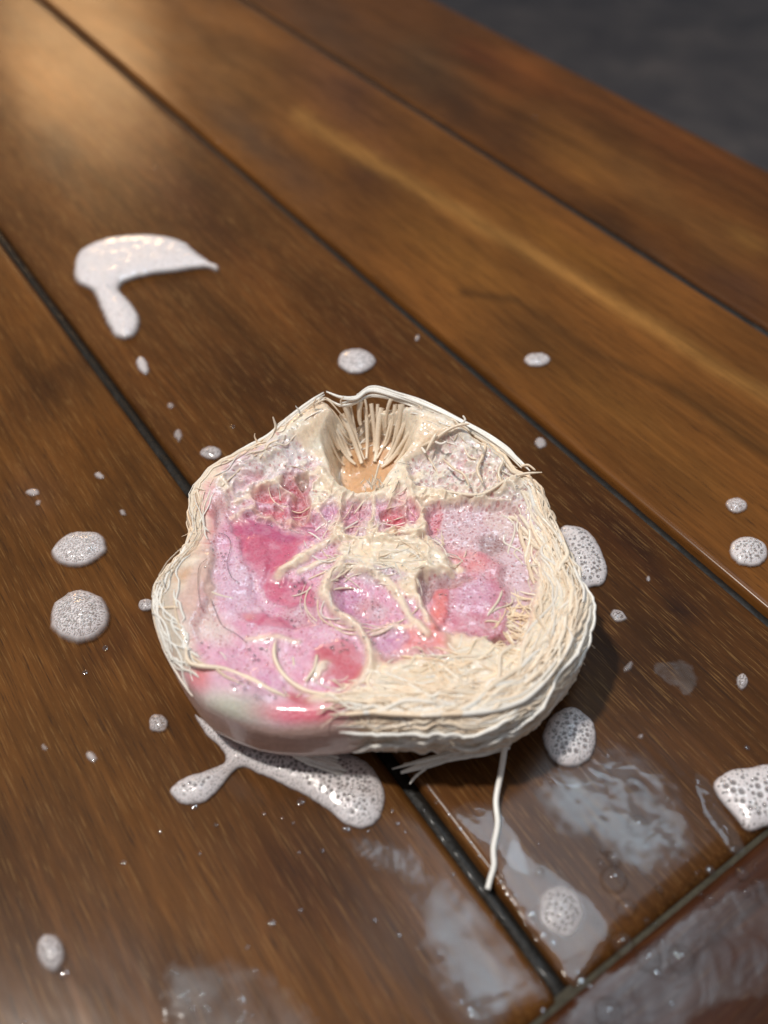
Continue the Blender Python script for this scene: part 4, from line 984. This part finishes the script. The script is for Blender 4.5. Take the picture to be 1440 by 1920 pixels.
bd = bubble_mesh('sparkle_beads', [(b[0], b[1], z + b[3] * .1, b[3]) for b, z in zip(beads, bzz)], M_BEAD, la); bd['kind'] = 'stuff'

# ------------------------------------------------------------------ foam on the table
def smooth_poly(P): return smooth_closed(np.array(P, float), 5)
def ellipse_poly(cu, cv, a, b, rot=0, seed=0, wob=.08):
    t = np.linspace(0, 2 * math.pi, 28, endpoint=False); r = 1 + wob * 2 * (fbm(2 + 1.4 * np.cos(t), 2 + 1.4 * np.sin(t), seed, 2) - .5)
    cr, sr = math.cos(math.radians(rot)), math.sin(math.radians(rot)); x, y = a * r * np.cos(t), b * r * np.sin(t)
    return np.stack([cu + x * cr - y * sr, cv + x * sr + y * cr], -1)

def sheet(name, poly_px, zlevel, step, hfun, mat, seed, edge=1.0, colour=None, bubbles=None, dens=1.0, alpha=.96, rag=.5, seethru=.64):
    """a low mound or film with the outline poly_px (photo pixels at table level)"""
    P = unp(poly_px[:, 0], poly_px[:, 1], zlevel)[:, :2] * 1000
    lo, hi = P.min(0) - 1, P.max(0) + 1
    xs = np.arange(lo[0], hi[0], step); ys = np.arange(lo[1], hi[1], step)
    X, Y = np.meshgrid(xs, ys, indexing='ij')
    wX = X + rag * (fbm(X / 1.6, Y / 1.6, seed) - .5) * 2; wY = Y + rag * (fbm(X / 1.6 + 9, Y / 1.6, seed + 5) - .5) * 2
    sd = poly_sdf(wX, wY, P)
    Z = hfun(sd, X, Y)
    al = sstep(0.0, edge, sd + (.5 * edge * (fbm(X / 2.2, Y / 2.2, seed + 31, 3) - .6) if edge > 2.9 else 0)) * alpha
    C = np.zeros(X.shape + (3,)) + (colour if colour is not None else np.array([.74, .68, .67]))
    top_items = []
    if bubbles:
        g = np.random.default_rng(seed); lo_r, hi_r, n = bubbles; lo_r *= .85; hi_r *= .8; n = int(n * 1.5)
        occ = np.zeros_like(X); inner = np.argwhere(sd > edge * .8)
        if len(inner):
            smax = sd.max()
            for r_ in sorted(g.power(.38, n) * (hi_r - lo_r) + lo_r, reverse=True):
                c = inner[g.integers(len(inner))]
                if r_ > lo_r + .35 * (hi_r - lo_r) and sd[tuple(c)] < smax * .35: continue
                w = int(r_ * 1.4 / step) + 1
                a0, a1 = max(0, c[0] - w), c[0] + w + 1; b0, b1 = max(0, c[1] - w), c[1] + w + 1
                d = np.hypot(X[a0:a1, b0:b1] - X[c[0], c[1]], Y[a0:a1, b0:b1] - Y[c[0], c[1]]) / r_
                if (occ[a0:a1, b0:b1] * (d < 1.0)).max() > .45: continue
                core = sstep(1.0, .45, d); occ[a0:a1, b0:b1] = np.maximum(occ[a0:a1, b0:b1], core)
                al[a0:a1, b0:b1] *= 1 - seethru * core
                Z[a0:a1, b0:b1] -= .25 * r_ * core
                C[a0:a1, b0:b1] += (.10 * np.exp(-((d - 1.1) / .22) ** 2))[..., None]
                if r_ > .33: top_items.append((X[c[0], c[1]] * MM, Y[c[0], c[1]] * MM, (Z[c[0], c[1]] - .1 * r_) * MM, r_ * .95 * MM))
    keep = sd > -.02; idx = -np.ones(X.shape, int)
    cell = keep[:-1, :-1] & keep[1:, :-1] & keep[1:, 1:] & keep[:-1, 1:]
    ci, cj = np.nonzero(cell)
    used = np.zeros(X.shape, bool)
    for a, b in ((0, 0), (1, 0), (1, 1), (0, 1)): used[ci + a, cj + b] = True
    idx[used] = np.arange(used.sum())
    Fq = np.stack([idx[ci, cj], idx[ci + 1, cj], idx[ci + 1, cj + 1], idx[ci, cj + 1]], -1)
    V = np.stack([X[used] * MM, Y[used] * MM, zlevel + Z[used] * MM], -1)
    org = np.array([V[:, 0].mean(), V[:, 1].mean(), zlevel])
    o = mesh_obj(name, V, Fq, mat, None, colours=np.clip(C[used], 0, .95), floats={'al': al[used]}, origin=org)
    return o, top_items

def foam(poly, h, label, seed, bubbles=(.14, .5, 400), step=.22, w=None, edge=1.3, colour=None, alpha=.88, group='soap foam on the boards', rag=.22):
    poly = np.asarray(poly, float)
    def hf(sd, X, Y):
        ww = w if w else max(.6, sd.max()); q = np.clip(sd / ww, 0, 1)
        return .10 + .95 * h * np.sqrt(np.clip(1 - (1 - q) ** 2, 0, 1)) ** 1.25 * (1 + .12 * (fbm(X / 2.5, Y / 2.5, seed) - .5)) 
    o, items = sheet('foam_blob', poly, 0.0001, step, hf, M_FOAM, seed, edge, colour, bubbles, alpha=alpha, rag=rag)
    tag(o, label, 'foam', group)
    if items:
        b = bubble_mesh('bubbles', [(x, y, z, r) for x, y, z, r in items[:90]], M_BUBBLE, o); b['kind'] = 'stuff'
    return o

PF = np.array([.79, .73, .73])
foam(smooth_poly([(137,508),(150,474),(205,450),(280,444),(340,454),(372,476),(396,494),(414,503),(408,514),(385,508),(340,514),(290,520),(243,532),(228,546),(245,565),(262,590),(266,615),(250,638),(220,640),(202,620),(188,588),(172,553),(142,534)]), 3.0, 'long hook shaped streak of dense white foam on the far left board', 11, (.12, .34, 700),   .26, 6.5, 2.2, PF * 1.12, rag=.3)
foam(ellipse_poly(668, 680, 37, 25, 0, 3), 2.4, 'oval white foam blob just behind the sponge rim, left of the long joint', 12, (.12, .34, 260), .28, None, 1.2, PF)
foam(ellipse_poly(1007, 677, 26, 14, 0, 4), 1.5, 'small flat white foam blob beyond the long dark joint', 13, (.12, .3, 120), .28, None, 1.2, PF)
foam(ellipse_poly(268, 688, 13, 20, -25, 5), 1.0, 'small faint foam fleck below the hook shaped streak', 14, None, .3, None, 1.4, PF, .7)
foam(ellipse_poly(396, 852, 22, 13, 0, 6), 1.5, 'small grey pink foam blob touching the upper left rim', 15, (.1, .25, 160), .25, None, .9, PF * .9)
foam(ellipse_poly(150, 1033, 54, 35, -8, 7, .12), 2.8, 'upper of two large bubbly foam blobs on the left board', 16, (.12, .40, 900), .20, None, 1.5, PF * 1.0)
foam(ellipse_poly(151, 1162, 59, 51, 5, 8, .09), 4.2, 'lower and rounder of two large bubbly foam blobs on the left board', 17, (.12, .46, 1300), .20, None, 1.5, PF * 1.0)
foam(ellipse_poly(275, 1137, 17, 13, 0, 9), 1.2, 'tiny foam blob touching the left edge of the sponge', 18, (.12, .4, 60), .2, None, .7, PF * .85, .8)
foam(ellipse_poly(298, 1358, 20, 19, 0, 10, .15), 1.4, 'small bubbly foam blob left of the front foam', 19, (.1, .35, 150), .2, None, .7, PF * .85, .75)
foam(smooth_poly([(1050,992),(1085,990),(1113,1008),(1132,1045),(1140,1080),(1128,1100),(1110,1104),(1085,1112),(1065,1090),(1050,1040)]), 2.6, 'foam blob with big bubbles squeezed out at the right edge of the sponge', 20, (.14, .75, 420), .20, 5.5, .8, PF)
foam(ellipse_poly(1159, 1156, 19, 13, 20, 11, .2), .7, 'thin foam fleck right of the sponge', 21, (.1, .25, 40), .22, None, 1.0, PF, .6)
foam(ellipse_poly(1380, 950, 22, 15, 10, 12), 1.5, 'upper and smaller of two foam blobs at the right picture edge', 22, (.12, .36, 110), .24, None, .9, PF)
foam(ellipse_poly(1402, 1037, 38, 29, 12, 13), 2.4, 'larger foam blob with dark bubbles at the right picture edge', 23, (.16, .62, 220), .20, None, .8, PF * 1.05)
foam(ellipse_poly(1390, 1281, 13, 17, 0, 14), 1.2, 'small round foam dot alone on the dark right board', 24, (.1, .22, 50), .22, None, .8, PF, .7)
foam(ellipse_poly(1067, 1386, 51, 57, 0, 15, .05), 3.4, 'round bluish foam blob at the lower right of the sponge', 25, (.14, .80, 520), .18, None, .8, PF)
foam(smooth_poly([(1335,1470),(1365,1445),(1400,1440),(1450,1436),(1490,1480),(1480,1545),(1440,1552),(1400,1562),(1375,1535),(1345,1500)]), 2.6, 'foam with large dark bubbles cut off by the right picture edge', 26, (.18, 1.05, 360), .18, 5, .8, PF)
foam(smooth_poly([(365,1340),(395,1355),(450,1388),(540,1400),(640,1408),(700,1440),(722,1490),(716,1530),(688,1556),(650,1550),(600,1512),(550,1484),(495,1458),(455,1442),(432,1458),(408,1488),(378,1510),(340,1510),(318,1488),(336,1464),(385,1446),(420,1430),(412,1404),(382,1376)]), 2.2, 'long forked band of bubbly foam under the front edge of the sponge', 27, (.14, .72, 1900), .18, 5.0, .7, PF * .92, .88)
foam(ellipse_poly(1050, 1712, 48, 56, -15, 16), 1.6, 'hazy foam island inside the puddle by the joint', 28, (.14, .6, 260), .2, None, 1.6, PF * .85, .62)
foam(ellipse_poly(97, 1790, 31, 40, -8, 17), 2.2, 'blurred foam blob at the lower left', 29, (.14, .5, 120), .2, None, 1.4, PF * .85, .8)
for k_, (cu, cv, a, b, al, lab) in enumerate([(62, 924, 16, 9, .5, 'faint foam smear at the far left above the large blobs'), (186, 893, 12, 8, .5, 'faint foam dot above the upper large blob'), (231, 963, 9, 7, .45, 'tiny foam dot between the large blobs and the joint'),
        (172, 1420, 15, 10, .55, 'small foam fleck on the lower left board'), (84, 1403, 10, 8, .4, 'faint foam fleck near the left picture edge'), (1013, 832, 12, 12, .5, 'faint round foam dot behind the upper right rim'),
        (335, 818, 13, 10, .35, 'faint pink foam fleck beside the left joint'), (1215, 1087, 7, 6, .6, 'tiny white foam dot on the board right of the sponge'), (782, 636, 8, 6, .5, 'tiny foam speck by the long joint behind the sponge'),
        (1178, 1252, 14, 9, .25, 'dried soap fleck right of the sponge'), (72, 944, 8, 6, .4, 'tiny foam drip under the faint left smear'), (1200, 1382, 8, 7, .4, 'tiny foam dot above the milky puddle'), (320, 762, 9, 7, .3, 'barely visible foam fleck on the board behind the left joint')]):
    foam(ellipse_poly(cu, cv, a, b, 15 * k_, 40 + k_, .2), .5, lab, 60 + k_, None, .25, None, 1.0, PF, al)

# ------------------------------------------------------------------ puddles
def puddle(poly, label, seed, mat, h=.35, edge=1.2, step=.35, rag=.9, z0=.0003, w=1.4, name='soapy_puddle', ripple=.05, rings=None):
    def hf(sd, X, Y):
        q = np.clip(sd / w, 0, 1); return h * np.sqrt(np.clip(1 - (1 - q) ** 2, 0, 1)) + ripple * (fbm(X / 3, Y / 3, seed, 2) - .5) * q
    o, _ = sheet(name, smooth_poly(poly), z0, step, hf, mat, seed, edge, None, None, alpha=1.0, rag=rag)
    tag(o, label, 'puddle')
    if rings:
        it = []
        for u, v, rr_ in rings:
            p = unp(u, v, 0); it.append((p[0], p[1], -.0004 + z0 + (h - rr_ * .62) * MM + rr_ * .45 * MM, rr_ * MM))
        for _ in range(34):
            u, v, rr_ = random.choice(rings); p = unp(u + random.gauss(0, 42), v + random.gauss(0, 34), 0); q_ = min(.8, .14 + random.expovariate(5.0)); it.append((p[0], p[1], .0002, q_ * MM))
        b_ = bubble_mesh('bubbles', it, M_BUBBLE, o, 20, 8); b_['kind'] = 'stuff'
    return o
puddle([(985,1490),(1030,1440),(1075,1400),(1150,1385),(1225,1405),(1285,1462),(1312,1545),(1305,1610),(1235,1645),(1165,1640),(1120,1600),(1075,1590),(1035,1570)], 'milky puddle between the round foam blob and the end joint', 71, M_MILK, .4, 8.0, rag=2.4, rings=[(1190, 1475, 2.0), (1195, 1550, 2.4), (1180, 1590, 1.3), (1265, 1590, 1.4), (1150, 1610, 1.6), (1215, 1580, 1.0), (1240, 1540, .9), (1120, 1520, .8), (1090, 1470, .7), (1250, 1500, .8)])
puddle([(770,1625),(845,1632),(905,1690),(975,1775),(1048,1862),(1030,1885),(985,1925),(900,1965),(840,1930),(800,1850),(770,1740)], 'pale blue soapy puddle left of the long joint at the bottom', 72, M_MILK, .3, 8.0, rag=1.8)
puddle([(1060,1985),(1068,1880),(1110,1835),(1190,1795),(1290,1715),(1400,1655),(1500,1640),(1560,1760),(1450,1860),(1330,1900),(1230,1985)], 'clear water film on the end board at the lower right', 73, film_mat('thin end board film', 0.06, (.5, .5, .5), 0.25, 150), .4, 1.0, rag=.8, rings=[(1215, 1800, 2.4), (1275, 1800, 2.6), (1330, 1690, 1.2), (1390, 1640, 1.3), (1420, 1660, 1.2), (1240, 1770, 1.0), (1140, 1900, 2.6)])
puddle([(960,1560),(1000,1600),(1060,1640),(1120,1690),(1150,1750),(1130,1790),(1080,1850),(1020,1790),(960,1700),(930,1640)], 'clear puddle round the hazy foam island', 74, M_WATER, .5, .8, rag=.8, z0=.00025, rings=[(1150, 1650, 2.6), (1172, 1705, 1.9), (1165, 1770, 2.2), (1010, 1640, 1.2), (1120, 1730, .9)])
puddle([(300,1830),(380,1790),(480,1800),(560,1850),(600,1930),(520,1985),(330,1985)], 'thin grey soapy film at the bottom edge', 75, film_mat('thin soapy film', .22, (.55, .54, .54), .12, 140), .15, 4.0, .5, rag=1.4)
puddle([(840,1520),(900,1500),(955,1530),(985,1590),(1000,1650),(960,1640),(925,1600),(880,1570)], 'curved wet smear beside the hanging thread', 76, M_WATER, .3, 1.2, rag=.6)
puddle([(1300,1450),(1330,1462),(1355,1510),(1385,1560),(1400,1600),(1370,1600),(1330,1550),(1305,1500)], 'curved water trail beside the foam at the right edge', 77, M_WATER, .35, .9, rag=.4)
puddle([(1020,1420),(1045,1455),(1085,1460),(1120,1440),(1140,1400),(1150,1420),(1130,1465),(1080,1485),(1035,1470)], 'thin water crescent under the round bluish foam blob', 78, M_WATER, .3, .7, rag=.2)
puddle([(1225,1245),(1260,1235),(1300,1245),(1310,1280),(1290,1310),(1270,1290),(1245,1280)], 'dried soap ring on the dark right board', 79, film_mat('dry soap film', .10, (.5, .48, .46), .3, 200), .05, 1.5, rag=1.2)
puddle([(640,1560),(720,1570),(790,1600),(800,1660),(740,1650),(660,1610)], 'faint wet patch in front of the foam band', 80, film_mat('faint wet film', .10, (.5, .5, .5), .15, 160), .1, 3.0, rag=1.2)

# ------------------------------------------------------------------ water drops
def drop_mesh():
    seg, rings = 14, 6; V = [(0, 0, .34)]; Fd = []
    for i in range(1, rings + 1):
        p = i / rings * math.pi / 2
        for j in range(seg): a = 2 * math.pi * j / seg; V.append((math.sin(p) * math.cos(a), math.sin(p) * math.sin(a), .34 * math.cos(p)))
    for j in range(seg): Fd.append([0, 1 + j, 1 + (j + 1) % seg])
    for i in range(rings - 1):
        for j in range(seg): Fd.append([1 + i * seg + j, 1 + (i + 1) * seg + j, 1 + (i + 1) * seg + (j + 1) % seg, 1 + i * seg + (j + 1) % seg])
    me = bpy.data.meshes.new('water_drop'); me.from_pydata(V, [], Fd); me.update(); me.polygons.foreach_set('use_smooth', np.ones(len(me.polygons), bool)); me.materials.append(M_DROP); return me
DM = drop_mesh()
def drop(u, v, r, label, group=None, z=.0002):
    o = bpy.data.objects.new('water_drop', DM); col.objects.link(o); p = unp(u, v, 0); o.location = (p[0], p[1], z)
    r = r * 1.25; o.scale = (r * MM * random.uniform(.85, 1.2), r * MM * random.uniform(.85, 1.2), r * MM); o.rotation_euler[2] = random.random() * 3
    tag(o, label, 'water drop', group); return o
for u, v, r, lab in ((1003, 221, .7, 'bright water drop on the russet far board'), (410, 266, .5, 'water drop on the ochre board near the long joint'), (290, 315, .6, 'water drop on the board above the hook shaped foam'), (436, 801, .5, 'single clear bead behind the upper left rim'),
                     (160, 1262, .5, 'tiny bright drop below the rounder large foam blob'), (120, 1825, .8, 'bright drop at the foot of the blurred lower left foam'), (998, 1715, .9, 'brightest drop beside the dark joint in the puddle'), (1038, 1770, .8, 'bright drop on the dark joint below the foam island'),
                     (1090, 1842, .8, 'bright drop where the two joints meet'), (1330, 1632, .7, 'drop on the pale end joint'), (565, 1503, .6, 'bright drop in front of the forked foam'), (650, 1555, .7, 'bright drop at the tip of the forked foam'), (365, 1512, .7, 'bright drop under the left arm of the forked foam'),
                     (1267, 1790, .6, 'drop on the end board within the water film'), (1260, 1883, .6, 'lowest drop on the end board'), (1232, 1825, .6, 'middle drop on the end board'), (1400, 1403, .5, 'tiny drop on the board above the right edge foam'), (198, 1216, .6, 'clear drop at the lower right of the rounder foam blob')):
    drop(u, v, r, lab)
for u, v in [(380, 1865), (384, 1890), (362, 1892), (352, 1878), (350, 1860), (322, 1824), (332, 1828), (452, 1872), (458, 1900), (452, 1912), (455, 1878), (510, 1732), (563, 1708), (702, 1727), (463, 1777), (478, 1822), (412, 1838), (232, 1618), (748, 1755), (392, 1895), (865, 1880), (880, 1895), (896, 1883), (883, 1908), (1018, 1897), (850, 1640), (45, 1915), (340, 1868), (470, 1905)]:
    drop(u, v, random.uniform(.28, .5), 'tiny round water drop on the wet boards along the bottom', 'tiny drops along the bottom')
for u, v in [(300, 1560), (375, 1602), (405, 1548), (495, 1527), (530, 1535), (550, 1545), (590, 1490), (745, 1545), (735, 1520), (760, 1560), (725, 1590), (795, 1520), (690, 1560), (800, 1430), (560, 1600), (604, 1596)]:
    drop(u, v, random.uniform(.22, .36), 'tiny sparkling drop on the boards in front of the forked foam', 'sparkling drops in front of the foam')
for k_ in range(16):
    f = k_ / 15; u, v = 800 + 300 * f, 1478 + 372 * f
    drop(u + random.uniform(-2, 8), v + random.uniform(-4, 4), random.uniform(.3, .55), 'small water bead on the edge of the long dark joint', 'beads along the joint', -.0002)

# ------------------------------------------------------------------ hairs on the sponge
def hair(pts, label, r=.05):
    P = px_line(pts); P = on_top(P, .55); tb = Tubes(); tb.add(P, r * MM, (.5, .5, .5), 5)
    o = tb.build('hair', M_HAIR, None, origin=P[0]); tag(o, label, 'hair', 'hairs stuck to the sponge')
hair([(737, 842), (740, 862), (752, 870), (768, 871)], 'short dark hair in the foam right of the amber hollow')
hair([(748, 905), (742, 918), (735, 928)], 'short dark hair at the lip of the amber hollow')
hair([(408, 998), (425, 1002), (432, 1018), (425, 1050), (432, 1075), (445, 1085)], 'curved hair on the left lather')
hair([(394, 1118), (402, 1138), (415, 1165), (440, 1180), (462, 1198)], 'hair across the lower left of the sponge')
hair([(388, 1050), (374, 1065), (372, 1100), (376, 1140)], 'upright hair near the left rim of the sponge')
